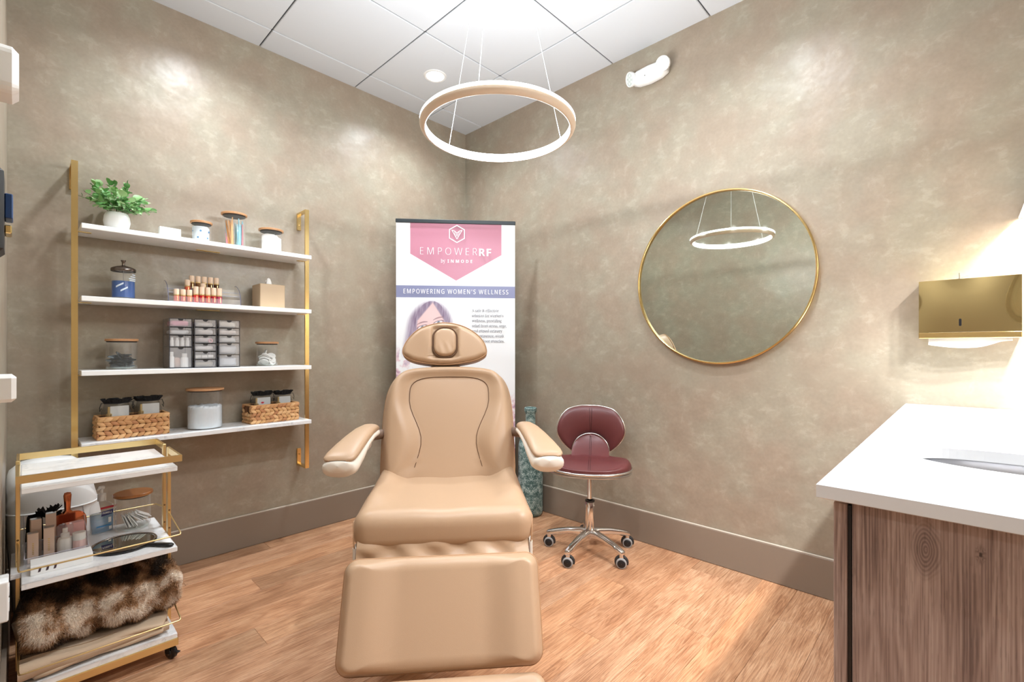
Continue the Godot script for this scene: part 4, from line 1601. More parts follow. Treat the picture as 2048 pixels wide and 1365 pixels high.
func banner_print() -> ImageTexture:
	# printed panel, 0.816 m x 1.93 m; the portrait fades into white as on the print
	var w := 816
	var h := 1930
	var im := Image.create(w, h, false, Image.FORMAT_RGB8)
	im.fill(rgb(238, 241, 244))
	# badge
	var pink := rgb(190, 126, 146)
	for y in 394:
		var half := 313.0
		if y > 212:
			half = 313.0 * (394.0 - y) / (394.0 - 212.0)
		im.fill_rect(Rect2i(int(408 - half), y, int(half * 2), 1), pink)
	im.fill_rect(Rect2i(0, 430, w, 82), rgb(132, 136, 170))
	# lower print seen beside the chair: mauve flowers and a magenta foot
	im.fill_rect(Rect2i(0, 1560, w, 370), rgb(156, 82, 110))
	var n := FastNoiseLite.new()
	n.seed = 8
	n.frequency = 0.012
	for y in range(820, 1560):
		for x in w:
			if x > 170 and x < 700:
				continue
			var k := n.get_noise_2d(x, y) * 0.5 + 0.5
			var edge := clampf(1.0 - x / 170.0, 0, 1) * smoothstep(820, 960, y) if x <= 170 else smoothstep(1150, 1290, y) * clampf((x - 700) / 60.0, 0, 1)
			var a := clampf((k - 0.42) * 4.0, 0, 1) * edge
			if a > 0.02:
				im.set_pixel(x, y, rgb(238, 241, 244).lerp(rgb(196, 120, 140).lerp(rgb(120, 96, 140), clampf((k - 0.55) * 5.0, 0, 1)), a * 0.75))
	# portrait
	n.frequency = 0.02
	var strand := FastNoiseLite.new()
	strand.seed = 21
	strand.frequency = 0.05
	var skin := rgb(232, 204, 204)
	var hair := rgb(176, 164, 184)
	var hair_dark := rgb(122, 104, 128)
	for y in range(516, 940):
		for x in range(20, 430):
			var p := Vector2(x, y)
			# head turned a little: axis leans
			var cx := 232.0 - (y - 640.0) * 0.10
			var face := Vector2((x - cx) / 96.0, (y - 672.0) / 128.0)
			var cap := Vector2((x - (232.0 - (y - 640.0) * 0.06)) / (150.0 + (y - 520.0) * 0.12), (y - 690.0) / 172.0)
			var in_hair := cap.y > 0.0 and absf(cap.x) < 1.0 or cap.length() < 1.0
			var col := rgb(238, 241, 244)
			if in_hair:
				var s := strand.get_noise_2d(x * 1.2 + y * 0.12, y * 0.12) * 0.5 + 0.5
				col = hair.lerp(hair_dark, clampf(s * 1.5 - 0.35, 0, 1))
				var out := cap.length() if cap.y < 0 else absf(cap.x)
				col = col.lerp(rgb(238, 241, 244), smoothstep(0.72, 1.0, out))
			var fl := face.length()
			if fl < 1.06:
				var sk := skin.lerp(rgb(214, 168, 170), clampf(fl * fl * 0.6, 0, 1) * 0.5)
				col = col.lerp(sk, smoothstep(1.06, 0.94, fl))
				# hair falls from a parting on both sides of the forehead
				var open := lerpf(4.0, 92.0, clampf((y - 550.0) / 120.0, 0, 1))
				var s2 := strand.get_noise_2d(x * 1.2 + y * 0.12, y * 0.12) * 0.5 + 0.5
				col = col.lerp(hair.lerp(hair_dark, clampf(s2 * 1.5 - 0.2, 0, 1)), smoothstep(open - 8.0, open + 8.0, absf(x - cx - 6.0)))
				for e in [[176.0, 716.0], [286.0, 684.0]]:
					var d := Vector2(x - e[0], (y - e[1]) + (x - e[0]) * 0.28)
					var eye := Vector2(d.x / 28.0, d.y / 11.0).length()
					if eye < 1.0:
						col = rgb(226, 222, 228)
						var iris := d.length()
						if iris < 10.5:
							col = rgb(120, 132, 150) if iris > 4.0 else rgb(48, 44, 54)
					elif eye < 1.35:
						col = col.lerp(rgb(110, 84, 96), 0.75 if d.y < 0 else 0.35)
					var brow := Vector2(d.x / 38.0, (d.y + 34.0 - d.x * d.x * 0.005) / 5.0).length()
					if brow < 1.0:
						col = col.lerp(rgb(150, 116, 122), 0.7)
				var nose := Vector2((x - (cx - 4.0)) / 10.0, (y - 752.0) / 30.0).length()
				if nose < 1.0:
					col = col.lerp(rgb(206, 160, 160), 0.4)
				var lip := Vector2((x - (cx - 6.0)) / 34.0, (y - 796.0) / 10.0).length()
				if lip < 1.0:
					col = rgb(190, 104, 116)
			if col != rgb(238, 241, 244):
				im.set_pixel(x, y, col.lerp(rgb(238, 241, 244), smoothstep(860, 940, y)))
	return ImageTexture.create_from_image(im)


func banner_stand() -> void:
	var wide := 0.816
	var t := thing("roll_up_banner", "white and pink roll-up banner stand behind the treatment chair", "banner", Vector3(-0.467, 0, 0.4485), deg_to_rad(-40.8))
	var print_mat := mat(Color.WHITE, 0.45)
	print_mat.albedo_texture = banner_print()
	var st := tool()
	var top := 2.006
	var low := 0.076
	surf(st, 16, 24, func(u, v): return Vector3(lerpf(-wide / 2, wide / 2, u), lerpf(top, low, v), 0.006 * sin(u * PI) * sin(v * PI) - 0.002 * sin(u * 11.0) * sin(v * PI)), true)
	var panel := fin(st, "printed_panel", print_mat, t)
	st = tool()
	surf(st, 16, 24, func(u, v): return Vector3(lerpf(-wide / 2, wide / 2, u), lerpf(top, low, v), -0.0006 + 0.006 * sin(u * PI) * sin(v * PI) - 0.002 * sin(u * 11.0) * sin(v * PI)))
	fin(st, "panel_back", M.white_matte, t)
	st = tool()
	cbox(st, Vector3(0, top + 0.012, 0), Vector3(wide + 0.006, 0.026, 0.016), 0.003)
	fin(st, "top_rail", mat(rgb(34, 42, 46), 0.4), t)
	st = tool()
	loft(st, [[Vector3(-wide / 2 - 0.02, 0.04, -0.02), Vector3(0, 0.036, 0), Vector3(0, 0, 0.06)], [Vector3(wide / 2 + 0.02, 0.04, -0.02), Vector3(0, 0.036, 0), Vector3(0, 0, 0.06)]], 24, 3.0)
	fin(st, "base_cassette", M.steel, t)
	st = tool()
	tube(st, [Vector3(0, 0.06, -0.03), Vector3(0, top + 0.01, -0.014)], 0.008, 10)
	fin(st, "support_pole", M.steel, t)
	for s in [-1, 1]:
		st = tool()
		cbox(st, Vector3(s * 0.25, 0.006, -0.02), Vector3(0.03, 0.012, 0.28), 0.003)
		fin(st, "foot", M.steel, t)
	# printed words and emblem
	var white := mat(rgb(246, 244, 246), 0.45)
	var z := 0.0075
	lettering("EMPOWER", 0.050, 0.388, white, Vector3(-0.052, top - 0.192, z), panel, "lettering", "Droid Sans", false, 14, -0.7)
	lettering("RF", 0.050, 0.084, white, Vector3(0.197, top - 0.197, z), panel, "lettering", "Droid Sans", true, 4)
	lettering("by", 0.024, 0.030, white, Vector3(-0.090, top - 0.262, z), panel, "lettering", "Droid Serif", false, 0, -0.2, 0.25)
	lettering("INMODE", 0.021, 0.170, white, Vector3(0.026, top - 0.261, z), panel, "lettering", "Droid Sans", true, 20)
	lettering("EMPOWERING WOMEN'S WELLNESS", 0.031, 0.718, white, Vector3(0.0, top - 0.471, z), panel, "lettering", "Droid Sans", false, 8, 0.15)
	var ink := mat(rgb(96, 94, 104), 0.6)
	var lines := ["A safe & effective", "solution for women's", "wellness, providing", "relief from stress, urge,", "and mixed urinary", "incontinence, weak", "pelvic floor muscles."]
	var widths := [0.185, 0.218, 0.205, 0.240, 0.210, 0.222, 0.225]
	for k in 7:
		lettering(lines[k], 0.0185, widths[k], ink, Vector3(0.108 + 0.5 * widths[k], top - 0.602 - 0.0352 * k, 0.0068), panel, "lettering", "Droid Serif", false, 0, -0.1, 0.22)
	# hexagon and the winged V inside it
	st = tool()
	var hex := []
	for k in 6:
		var a := PI / 2 + k * PI / 3
		hex.append(Vector3(cos(a) * 0.059, sin(a) * 0.059, 0))
	bar(st, hex, 0.0062, 0.0006, Vector3.BACK, true)
	fin(st, "hexagon_emblem", white, panel, Transform3D(Basis(), Vector3(0.005, top - 0.072, 0.0062)))
	st = tool()
	var u := 0.0037
	for s in [-1.0, 1.0]:
		bar(st, [Vector3(0, -9.5 * u, 0), Vector3(s * 9.5 * u, 7 * u, 0)], 0.0045, 0.0006, Vector3.BACK)
		bar(st, [Vector3(s * 9.5 * u, 7 * u, 0), Vector3(s * 4.5 * u, 5.5 * u, 0), Vector3(0, 1.5 * u, 0)], 0.0045, 0.0006, Vector3.BACK)
		bar(st, [Vector3(0, 1.5 * u, 0), Vector3(s * 1.6 * u, -5 * u, 0)], 0.003, 0.0006, Vector3.BACK)
		bar(st, [Vector3(s * 4.5 * u, 5.5 * u, 0), Vector3(s * 3.0 * u, -2.0 * u, 0)], 0.003, 0.0006, Vector3.BACK)
	fin(st, "winged_emblem", white, panel, Transform3D(Basis(), Vector3(0.005, top - 0.072, 0.0062)))


# ------------------------------------------------------------------ small things on the wall shelf
func glass_jar(at: Vector3, r: float, h: float, lid_r: float, label: String, wood := true) -> Node3D:
	var t := thing("glass_jar", label, "jar", at, 0, "lidded glass jars")
	var st := tool()
	lathe(st, [Vector2(0.001, 0.003), Vector2(r - 0.008, 0.0), Vector2(r - 0.002, 0.003), Vector2(r, 0.010), Vector2(r, h - 0.006)], 40)
	fin(st, "glass_wall", M.clear, t)
	st = tool()
	lathe(st, [Vector2(0.001, 0.0045), Vector2(r - 0.006, 0.0045), Vector2(r - 0.0035, 0.012)], 32)
	fin(st, "glass_base", glass_pane(Color(0.8, 0.88, 0.86), 0.25), t)
	st = tool()
	lathe(st, [Vector2(0.001, h), Vector2(lid_r - 0.0015, h), Vector2(lid_r, h + 0.0015), Vector2(lid_r, h + 0.0095), Vector2(lid_r - 0.0015, h + 0.011), Vector2(0.001, h + 0.011)], 40)
	var lid := fin(st, "lid", M.bamboo if wood else M.brass_satin, t)
	st = tool()
	lathe(st, [Vector2(0.001, h - 0.005), Vector2(r - 0.003, h - 0.005), Vector2(r - 0.0015, h - 0.003), Vector2(r - 0.0015, h)], 32)
	fin(st, "seal_ring", M.rubber, lid)
	return t


func leaf_mesh(len_: float, wide: float) -> ArrayMesh:
	var st := tool()
	surf(st, 4, 6, func(u, v):
		var w: float = wide * sqrt(maxf(0.0, 1.0 - pow(v * 2.0 - 1.0, 2.0)))
		var x: float = (u * 2.0 - 1.0) * w
		return Vector3(x, 0.0025 * sin(v * PI) + absf(x) * 0.12, -v * len_))
	return baked(st)


func potted_plant() -> void:
	var t := thing("potted_plant", "bushy green leafy plant in a round white pot on the top shelf", "plant", Vector3(-2.238, SHELF_Y[0], 0.125))
	var st := tool()
	lathe(st, [Vector2(0.001, 0.0), Vector2(0.030, 0.0), Vector2(0.036, 0.004), Vector2(0.046, 0.022), Vector2(0.050, 0.045), Vector2(0.047, 0.068), Vector2(0.041, 0.083), Vector2(0.039, 0.085), Vector2(0.037, 0.083), Vector2(0.036, 0.07)], 36)
	fin(st, "pot", M.white, t)
	st = tool()
	lathe(st, [Vector2(0.001, 0.074), Vector2(0.038, 0.072)], 20)
	fin(st, "soil", mat(rgb(60, 48, 36), 0.95), t)
	var rng := RandomNumberGenerator.new()
	rng.seed = 12
	var leaves := [leaf_mesh(0.023, 0.0118), leaf_mesh(0.027, 0.0142), leaf_mesh(0.019, 0.0098)]
	var made := 0
	for k in 30:
		var a := TAU * k / 30.0 * 2.4 + rng.randf() * 0.3
		var lean := sqrt((k + 0.6) / 30.0)
		var reach := (0.025 + 0.125 * lean) * (0.85 + 0.3 * rng.randf())
		var lift := (0.155 - 0.10 * lean * lean) * (0.85 + 0.25 * rng.randf())
		var out := Vector3(cos(a) * reach, 0, sin(a) * reach * 0.62)
		var path := []
		for q in 7:
			var s := q / 6.0
			path.append(Vector3(0, 0.075, 0) + Vector3(cos(a), 0, sin(a)) * 0.018 * (1 - s) + out * pow(s, 1.15) + Vector3(0, lift * (s * 1.25 - 0.25 * s * s) - 0.02 * lean * s * s, 0))
		st = tool()
		tube(st, path, 0.0009, 5)
		fin(st, "stem", M.stem, t)
		for q in 9:
			if made >= 285:
				break
			var s := 0.24 + 0.76 * (q + 0.5) / 9.0
			var f := s * 6.0
			var i := mini(5, int(f))
			var p: Vector3 = path[i].lerp(path[i + 1], f - i)
			var d: Vector3 = (path[i + 1] - path[i]).normalized()
			var turn := q * 2.3 + rng.randf()
			var sidev := d.cross(Vector3.UP).normalized()
			var dir := (d * 0.5 + sidev.rotated(d, turn) + Vector3(0, 0.25, 0)).normalized()
			if q == 8:
				dir = d
			var upv := (Vector3.UP + Vector3(rng.randf() - 0.5, 0, rng.randf() - 0.2) * 0.9).normalized()
			var zax := -dir
			var xax := upv.cross(zax).normalized()
			var yax := zax.cross(xax)
			var k2 := 0.8 + 0.5 * rng.randf()
			if (p + dir * 0.02).z < -0.112:
				continue
			place(leaves[rng.randi() % 3], "leaf", M.leaf[rng.randi() % 4], t, Transform3D(Basis(xax, yax, zax) * k2, p))
			made += 1


func lip_tube(at: Vector3, col: Color, h: float, label: String) -> void:
	var t := thing("lip_tube", label, "lip gloss", at, 0, "lip gloss tubes in the acrylic stand")
	var m := h * 0.47
	var st := tool()
	lathe(st, [Vector2(0.001, 0.0), Vector2(0.0115, 0.0), Vector2(0.0122, 0.001), Vector2(0.0122, m)], 16)
	fin(st, "tinted_body", mat(col, 0.15), t)
	st = tool()
	lathe(st, [Vector2(0.0124, m - 0.0005), Vector2(0.0126, m), Vector2(0.0126, m + 0.005), Vector2(0.012, m + 0.0055)], 16)
	fin(st, "gold_band", M.gold, t)
	st = tool()
	lathe(st, [Vector2(0.0118, m + 0.005), Vector2(0.0120, m + 0.007), Vector2(0.0120, h - 0.002), Vector2(0.0110, h), Vector2(0.001, h)], 16)
	fin(st, "cap", mat(rgb(232, 204, 178), 0.4), t)
	st = tool()
	cbox(st, Vector3(0.002, m * 0.5, 0.0121), Vector3(0.003, m * 0.7, 0.0008), 0.0)
	fin(st, "gold_print", M.gold, t)


func drawer_unit(x0: float, x1: float, heights: Array, label: String) -> void:
	var y0: float = SHELF_Y[2]
	var z0 := 0.045
	var z1 := 0.19
	var total := 0.247
	var t := thing("drawer_organizer", label, "organizer", Vector3((x0 + x1) / 2, y0, (z0 + z1) / 2), 0, "smoky acrylic drawer organizers")
	var w := x1 - x0
	var d := z1 - z0
	var st := tool()
	st.set_smooth_group(-1)
	for s in [-1, 1]:
		quad(st, Vector3(s * w / 2, 0, -d / 2), Vector3(s * w / 2, 0, d / 2), Vector3(s * w / 2, total, d / 2), Vector3(s * w / 2, total, -d / 2))
	quad(st, Vector3(-w / 2, total, -d / 2), Vector3(w / 2, total, -d / 2), Vector3(w / 2, total, d / 2), Vector3(-w / 2, total, d / 2))
	quad(st, Vector3(-w / 2, 0, -d / 2), Vector3(w / 2, 0, -d / 2), Vector3(w / 2, total, -d / 2), Vector3(-w / 2, total, -d / 2))
	fin(st, "case_panes", M.smoke, t)
	st = tool()
	for s in [-1, 1]:
		cbox(st, Vector3(s * (w / 2 - 0.001), total / 2, d / 2 - 0.001), Vector3(0.0024, total, 0.0024), 0.0004)
		cbox(st, Vector3(s * (w / 2 - 0.001), total / 2, -d / 2 + 0.001), Vector3(0.002, total, 0.002), 0.0004)
	cbox(st, Vector3(0, total - 0.001, d / 2 - 0.001), Vector3(w, 0.0022, 0.0024), 0.0004)
	cbox(st, Vector3(0, 0.001, 0), Vector3(w, 0.002, d), 0.0004)
	fin(st, "case_edges", M.smoke_edge, t)
	var sum := 0.0
	for h in heights:
		sum += h
	var y := total
	for h in heights:
		var hh: float = h / sum * (total - 0.002)
		y -= hh
		var dr := Node3D.new()
		dr.name = numbered("drawer", t)
		t.add_child(dr, true)
		dr.position = Vector3(0, y + 0.001, 0)
		# front pane with a half-round finger notch
		var poly := PackedVector2Array([Vector2(-w / 2 + 0.004, 0.002), Vector2(w / 2 - 0.004, 0.002), Vector2(w / 2 - 0.004, hh - 0.004)])
		for k in 9:
			var a := PI * k / 8.0
			poly.append(Vector2(cos(a) * 0.0115, hh - 0.004 - sin(a) * 0.0095))
		poly.append(Vector2(-w / 2 + 0.004, hh - 0.004))
		st = tool()
		prism(st, poly, 0.0015, Transform3D(Basis(), Vector3(0, 0, d / 2 - 0.004)))
		fin(st, "front_pane", M.drawer_pane, dr)
		st = tool()
		cbox(st, Vector3(0, 0.0012, 0), Vector3(w - 0.006, 0.0018, d - 0.006), 0.0003)
		fin(st, "tray_floor", M.smoke_edge, dr)
		st = tool()
		var half := PackedVector2Array()
		for k in 9:
			var a := PI + PI * k / 8.0
			half.append(Vector2(cos(a) * 0.0115, hh - 0.003 + sin(a) * 0.0095))
		prism(st, half, 0.001, Transform3D(Basis(), Vector3(0, 0, d / 2 - 0.006)))
		fin(st, "notch_shade", M.rubber, dr)  # dark half-disc put in for the shade behind the notch


func packet(at: Vector3, s: Vector3, col: Color, seed_: int, label: String) -> void:
	var n := FastNoiseLite.new()
	n.seed = seed_
	n.frequency = 26.0
	var st := tool()
	surf(st, 18, 12, func(u, v):
		var a: float = u * TAU
		var b: float = v * PI
		var p := Vector3(signf(cos(a)) * pow(absf(cos(a)), 0.45) * pow(sin(b), 0.4), -signf(cos(b)) * pow(absf(cos(b)), 0.5), signf(sin(a)) * pow(absf(sin(a)), 0.45) * pow(sin(b), 0.4))
		var q := p * s / 2
		return q * (1.0 + 0.16 * n.get_noise_3dv(q + at)))
	var m := mat(col, 0.35)
	var o := fin(st, "packet", m, null, Transform3D(Basis(), at + Vector3(0, s.y / 2, 0)))
	tag(o, label, "packet", "packets inside the small drawers")


func little_bottle(at: Vector3, r: float, h: float, label: String, group: String, cap := true) -> void:
	var t := thing("small_bottle", label, "bottle", at, 0, group)
	var st := tool()
	lathe(st, [Vector2(0.001, 0.0), Vector2(r - 0.001, 0.0), Vector2(r, 0.001), Vector2(r, h * 0.66), Vector2(r * 0.8, h * 0.72)], 16)
	fin(st, "body", M.white, t)
	if cap:
		st = tool()
		lathe(st, [Vector2(r * 0.7, h * 0.72), Vector2(r * 0.72, h * 0.98), Vector2(r * 0.6, h), Vector2(0.001, h)], 16)
		fin(st, "cap", M.white_matte, t)


func basket(c: Vector3, w: float, h: float, d: float, turn: float, slot: bool, label: String) -> Node3D:
	var t := thing("wicker_basket", label, "basket", c, turn, "woven storage baskets")
	var st := tool()
	var th := 0.006
	cbox(st, Vector3(0, 0.003, 0), Vector3(w - 0.012, 0.006, d - 0.012), 0.001)
	cbox(st, Vector3(0, h / 2, d / 2 - th), Vector3(w - 0.012, h - 0.004, th), 0.001)
	cbox(st, Vector3(0, h / 2, -d / 2 + th), Vector3(w - 0.012, h - 0.004, th), 0.001)
	cbox(st, Vector3(w / 2 - th, h / 2, 0), Vector3(th, h - 0.004, d - 0.012), 0.001)
	if slot:
		cbox(st, Vector3(-w / 2 + th, h * 0.27, 0), Vector3(th, h * 0.54, d - 0.012), 0.001)
		cbox(st, Vector3(-w / 2 + th, h * 0.95, 0), Vector3(th, h * 0.08, d - 0.012), 0.001)
		for s in [-1, 1]:
			cbox(st, Vector3(-w / 2 + th, h * 0.75, s * d * 0.33), Vector3(th, h * 0.5, d * 0.25), 0.001)
	else:
		cbox(st, Vector3(-w / 2 + th, h / 2, 0), Vector3(th, h - 0.004, d - 0.012), 0.001)
	fin(st, "inner_frame", M.wicker_dark, t)
	# one strand: a plump leaf of water hyacinth
	var strand := tool()
	surf(strand, 8, 6, func(u, v):
		var x: float = (v - 0.5) * 0.036
		var r: float = pow(sin(PI * clampf(v, 0.02, 0.98)), 0.7)
		var a: float = u * TAU
		return Vector3(x, cos(a) * 0.0098 * r, sin(a) * 0.0068 * r))
	var sm := baked(strand)
	var rng := RandomNumberGenerator.new()
	rng.seed = int(w * 1000) + 7
	var rows := 5
	var sides := [[w, Basis(), Vector3(0, 0, d / 2)], [d, Basis(Vector3.UP, -PI / 2), Vector3(-w / 2, 0, 0)], [d, Basis(Vector3.UP, PI / 2), Vector3(w / 2, 0, 0)]]
	for e in sides.size():
		var len_: float = sides[e][0]
		var n := int(round(len_ / 0.0245))
		for r in rows:
			for k in n:
				if slot and e == 1 and r >= 3 and k > 0 and k < n - 1:
					continue
				var x := (k + 0.5) / n * len_ - len_ / 2
				var tilt := (0.5 if r % 2 == 0 else -0.5) + rng.randf_range(-0.12, 0.12)
				var bs: Basis = sides[e][1] * Basis(Vector3.BACK, tilt)
				var y := (r + 0.5) / rows * h
				place(sm, "strand", M.wicker[rng.randi() % 5], t, Transform3D(bs * rng.randf_range(0.92, 1.08), sides[e][2] + sides[e][1] * Vector3(x, y + rng.randf_range(-0.0015, 0.0015), rng.randf_range(-0.001, 0.001))))
	st = tool()
	var rim := []
	for q in [[-1, -1], [1, -1], [1, 1], [-1, 1]]:
		rim.append(Vector3(q[0] * (w / 2 - 0.003), h + 0.001, q[1] * (d / 2 - 0.003)))
	bar(st, rim, 0.009, 0.006, Vector3.UP, true)
	fin(st, "rim", M.wicker[0], t)
	return t


func pouch(at: Vector3, w: float, h: float, turn: float, label: String, short: String, seed_: int) -> void:
	var t := thing("organza_pouch", label, "pouch", at, turn, "black organza gift pouches")
	var st := tool()
	var rng := RandomNumberGenerator.new()
	rng.seed = seed_
	surf(st, 28, 8, func(u, v):
		var a: float = u * TAU
		var pinch: float = lerpf(1.0, 0.78, smoothstep(0.72, 1.0, v))
		return Vector3(cos(a) * w / 2 * pinch, v * h, sin(a) * (0.022 - 0.012 * smoothstep(0.6, 1.0, v))))
	fin(st, "sheer_body", glass_pane(Color(0.05, 0.05, 0.06), 0.16, 0.1), t)
	# ruffled black top
	st = tool()
	var ph := rng.randf() * 6.0
	for layer in 3:
		surf(st, 60, 4, func(u, v):
			var a: float = u * TAU
			var k: float = 0.80 + (0.10 + 0.03 * layer) * v
			var ruff: float = 0.006 * sin(a * 9.0 + ph + layer * 2.0) * v + 0.004 * sin(a * 17.0 + layer)* v
			return Vector3(cos(a) * (w / 2 * k + ruff), h - 0.003 + v * (0.020 + 0.005 * sin(a * 5.0 + ph + layer)), sin(a) * (0.011 + 0.010 * v) + ruff * 0.8))
	fin(st, "ruffle", M.tulle, t)
	st = tool()
	for s in [-1, 1]:
		tube(st, [Vector3(s * w * 0.40, h, 0.006), Vector3(s * w * 0.50, h + 0.002, 0.012), Vector3(s * w * 0.56, h - 0.018, 0.014), Vector3(s * w * 0.55, h - 0.036, 0.013), Vector3(s * w * 0.50, h - 0.022, 0.012)], 0.0015, 6)
	tube(st, [Vector3(-w * 0.38, h - 0.001, 0.012), Vector3(0, h - 0.004, 0.0145), Vector3(w * 0.38, h - 0.001, 0.012)], 0.0018, 6)
	fin(st, "drawstring", M.tulle, t)
	# inside: a white card and a gold-capped bottle
	var inside := Transform3D(Basis(Vector3.UP, turn), at)
	st = tool()
	cbox(st, Vector3(w * 0.10, h * 0.46, 0.0), Vector3(w * 0.62, h * 0.86, 0.002), 0.0004)
	var card := fin(st, "gift_card", M.white_matte, null, inside)
	tag(card, "white card inside the " + short, "card", "cards in the organza pouches")
	var b := thing("gold_bottle", "small gold-capped bottle inside the " + short, "bottle", inside * Vector3(-w * 0.26, 0.0, 0.006), 0, "bottles in the organza pouches")
	st = tool()
	lathe(st, [Vector2(0.001, 0.003), Vector2(0.012, 0.003), Vector2(0.0125, 0.006), Vector2(0.0125, h * 0.52), Vector2(0.009, h * 0.6)], 16)
	fin(st, "body", mat(rgb(232, 226, 214), 0.25), b)
	st = tool()
	lathe(st, [Vector2(0.0115, h * 0.58), Vector2(0.0115, h * 0.66), Vector2(0.005, h * 0.69), Vector2(0.005, h * 0.88), Vector2(0.001, h * 0.89)], 16)
	fin(st, "gold_cap", M.gold, b)


func shelf_things() -> void:
	var s1: float = SHELF_Y[0]
	var s2: float = SHELF_Y[1]
	var s3: float = SHELF_Y[2]
	var s4: float = SHELF_Y[3]
	var st: SurfaceTool
	var rng := RandomNumberGenerator.new()
	rng.seed = 77
	potted_plant()
	# ---- top shelf
	st = tool()
	cbox(st, Vector3.ZERO, Vector3(0.088, 0.046, 0.022), 0.0015)
	var box := thing("card_box", "small white block of business cards on the top shelf", "card box", Vector3(-2.042, s1 + 0.023, 0.165), 0.08)
	fin(st, "block", M.white_matte, box)
	st = tool()
	cbox(st, Vector3(0.004, 0.006, 0.0112), Vector3(0.052, 0.0022, 0.0006), 0.0)
	cbox(st, Vector3(0.004, 0.0, 0.0112), Vector3(0.036, 0.0014, 0.0006), 0.0)
	fin(st, "grey_print", mat(rgb(200, 202, 206), 0.7), box)
	glass_jar(Vector3(-1.898, s1, 0.115), 0.0455, 0.102, 0.0495, "small wood-lidded jar of blue-dotted bandages on the top shelf")
	for k in 4:
		st = tool()
		surf(st, 12, 6, func(u, v):
			var a: float = lerpf(-1.25, 1.25, u)
			return Vector3(sin(a) * (0.040 - 0.005 * k), lerpf(0.006, 0.084 - 0.003 * k, v), cos(a) * (0.040 - 0.005 * k)))
		var sheet := thing("bandage_strip", "white bandage sheet with blue dots inside the small top-shelf jar", "bandage", Vector3(-1.898, s1, 0.115), [-0.7, 0.5, 1.9, 3.4][k], "bandage sheets in the small jar")
		fin(st, "sheet", mat(rgb(226, 234, 242), 0.6), sheet)
		st = tool()
		for q in 6:
			var a := lerpf(-1.0, 1.0, (q % 3) / 2.0) + 0.1 * q
			var rr := 0.0404 - 0.005 * k
			lathe(st, [Vector2(0.0045, 0.0), Vector2(0.001, 0.0006)], 10, Transform3D(Basis(Vector3.UP, a) * Basis(Vector3.RIGHT, PI / 2), Vector3(sin(a) * rr, 0.026 + 0.034 * (q / 3), cos(a) * rr)))
		fin(st, "blue_dots", mat(rgb(64, 140, 196), 0.6), sheet)
	glass_jar(Vector3(-1.745, s1, 0.115), 0.0565, 0.176, 0.0625, "tall wood-lidded jar of coloured applicator sticks on the top shelf")
	for k in 22:
		var a := TAU * k / 22.0 * 3.7
		var r0 := 0.018 + 0.024 * ((k * 7) % 5) / 5.0
		var foot := Vector3(cos(a) * r0, 0.008, sin(a) * r0)
		var a2 := a + rng.randf_range(-0.5, 0.5)
		var head := Vector3(cos(a2) * 0.040, 0.122 + rng.randf() * 0.038, sin(a2) * 0.040)
		st = tool()
		tube(st, [foot, foot.lerp(head, 0.1), foot.lerp(head, 0.6), head], [0.0042, 0.0060, 0.0050, 0.0024], 8)
		var hue: int = [0, 1, 2, 0, 1, 2, 2, 0][k % 8] if k % 3 == 0 else (2 if cos(a) > 0.25 else (1 if cos(a) > -0.35 else 0))
		var o := fin(st, "applicator_stick", mat([rgb(238, 164, 84), rgb(232, 146, 156), rgb(136, 204, 224)][hue].lightened(0.12 * (k % 3)), 0.4), null, Transform3D(Basis(), Vector3(-1.745, s1, 0.115)))
		tag(o, "%s plastic applicator stick standing in the tall jar" % ["orange", "pink", "light blue"][hue], "applicator", "sticks in the tall jar")
	glass_jar(Vector3(-1.556, s1, 0.115), 0.0585, 0.124, 0.0645, "wide wood-lidded jar of white cotton at the right of the top shelf")
	for k in 7:
		var lay := thing("cotton_sheet", "white cotton sheet folded in the wide top-shelf jar", "cotton", Vector3(-1.556, s1 + 0.006, 0.115), k * 0.9, "cotton sheets in the wide jar")
		st = tool()
		surf(st, 14, 5, func(u, v):
			var a: float = lerpf(-1.5, 1.5, u)
			var r: float = 0.052 - 0.006 * k
			return Vector3(sin(a) * r, v * (0.088 + 0.008 * sin(u * 6.0 + k)), cos(a) * r * 0.95))
		fin(st, "sheet", M.cotton, lay)
	# ---- second shelf: disinfectant jar
	var b := thing("disinfectant_jar", "glass disinfectant jar of blue liquid with a chrome lid and knob", "jar", Vector3(-2.214, s2, 0.12))
	st = tool()
	lathe(st, [Vector2(0.050, 0.0), Vector2(0.050, 0.004), Vector2(0.046, 0.010), Vector2(0.0445, 0.02), Vector2(0.0445, 0.135)], 36)
	fin(st, "glass_wall", M.clear, b)
	st = tool()
	lathe(st, [Vector2(0.001, 0.010), Vector2(0.0425, 0.010), Vector2(0.0430, 0.014), Vector2(0.0430, 0.086), Vector2(0.001, 0.086)], 32)
	fin(st, "blue_liquid", M.blue_liquid, b)
	st = tool()
	lathe(st, [Vector2(0.001, 0.0), Vector2(0.049, 0.0), Vector2(0.049, 0.003), Vector2(0.001, 0.004)], 32)
	fin(st, "foot", mat(rgb(24, 60, 96), 0.1), b)
	st = tool()
	lathe(st, [Vector2(0.046, 0.133), Vector2(0.0475, 0.135), Vector2(0.0475, 0.145), Vector2(0.044, 0.149), Vector2(0.030, 0.156), Vector2(0.012, 0.161), Vector2(0.006, 0.164), Vector2(0.006, 0.176), Vector2(0.010, 0.184), Vector2(0.010, 0.187), Vector2(0.001, 0.188)], 32)
	fin(st, "lid", mat(rgb(120, 112, 106), 0.18, 1.0), b)
	st = tool()
	tube(st, [Vector3(0, 0.15, 0), Vector3(0, 0.09, 0)], 0.0012, 6)
	fin(st, "lift_rod", M.steel, b)
	st = tool()
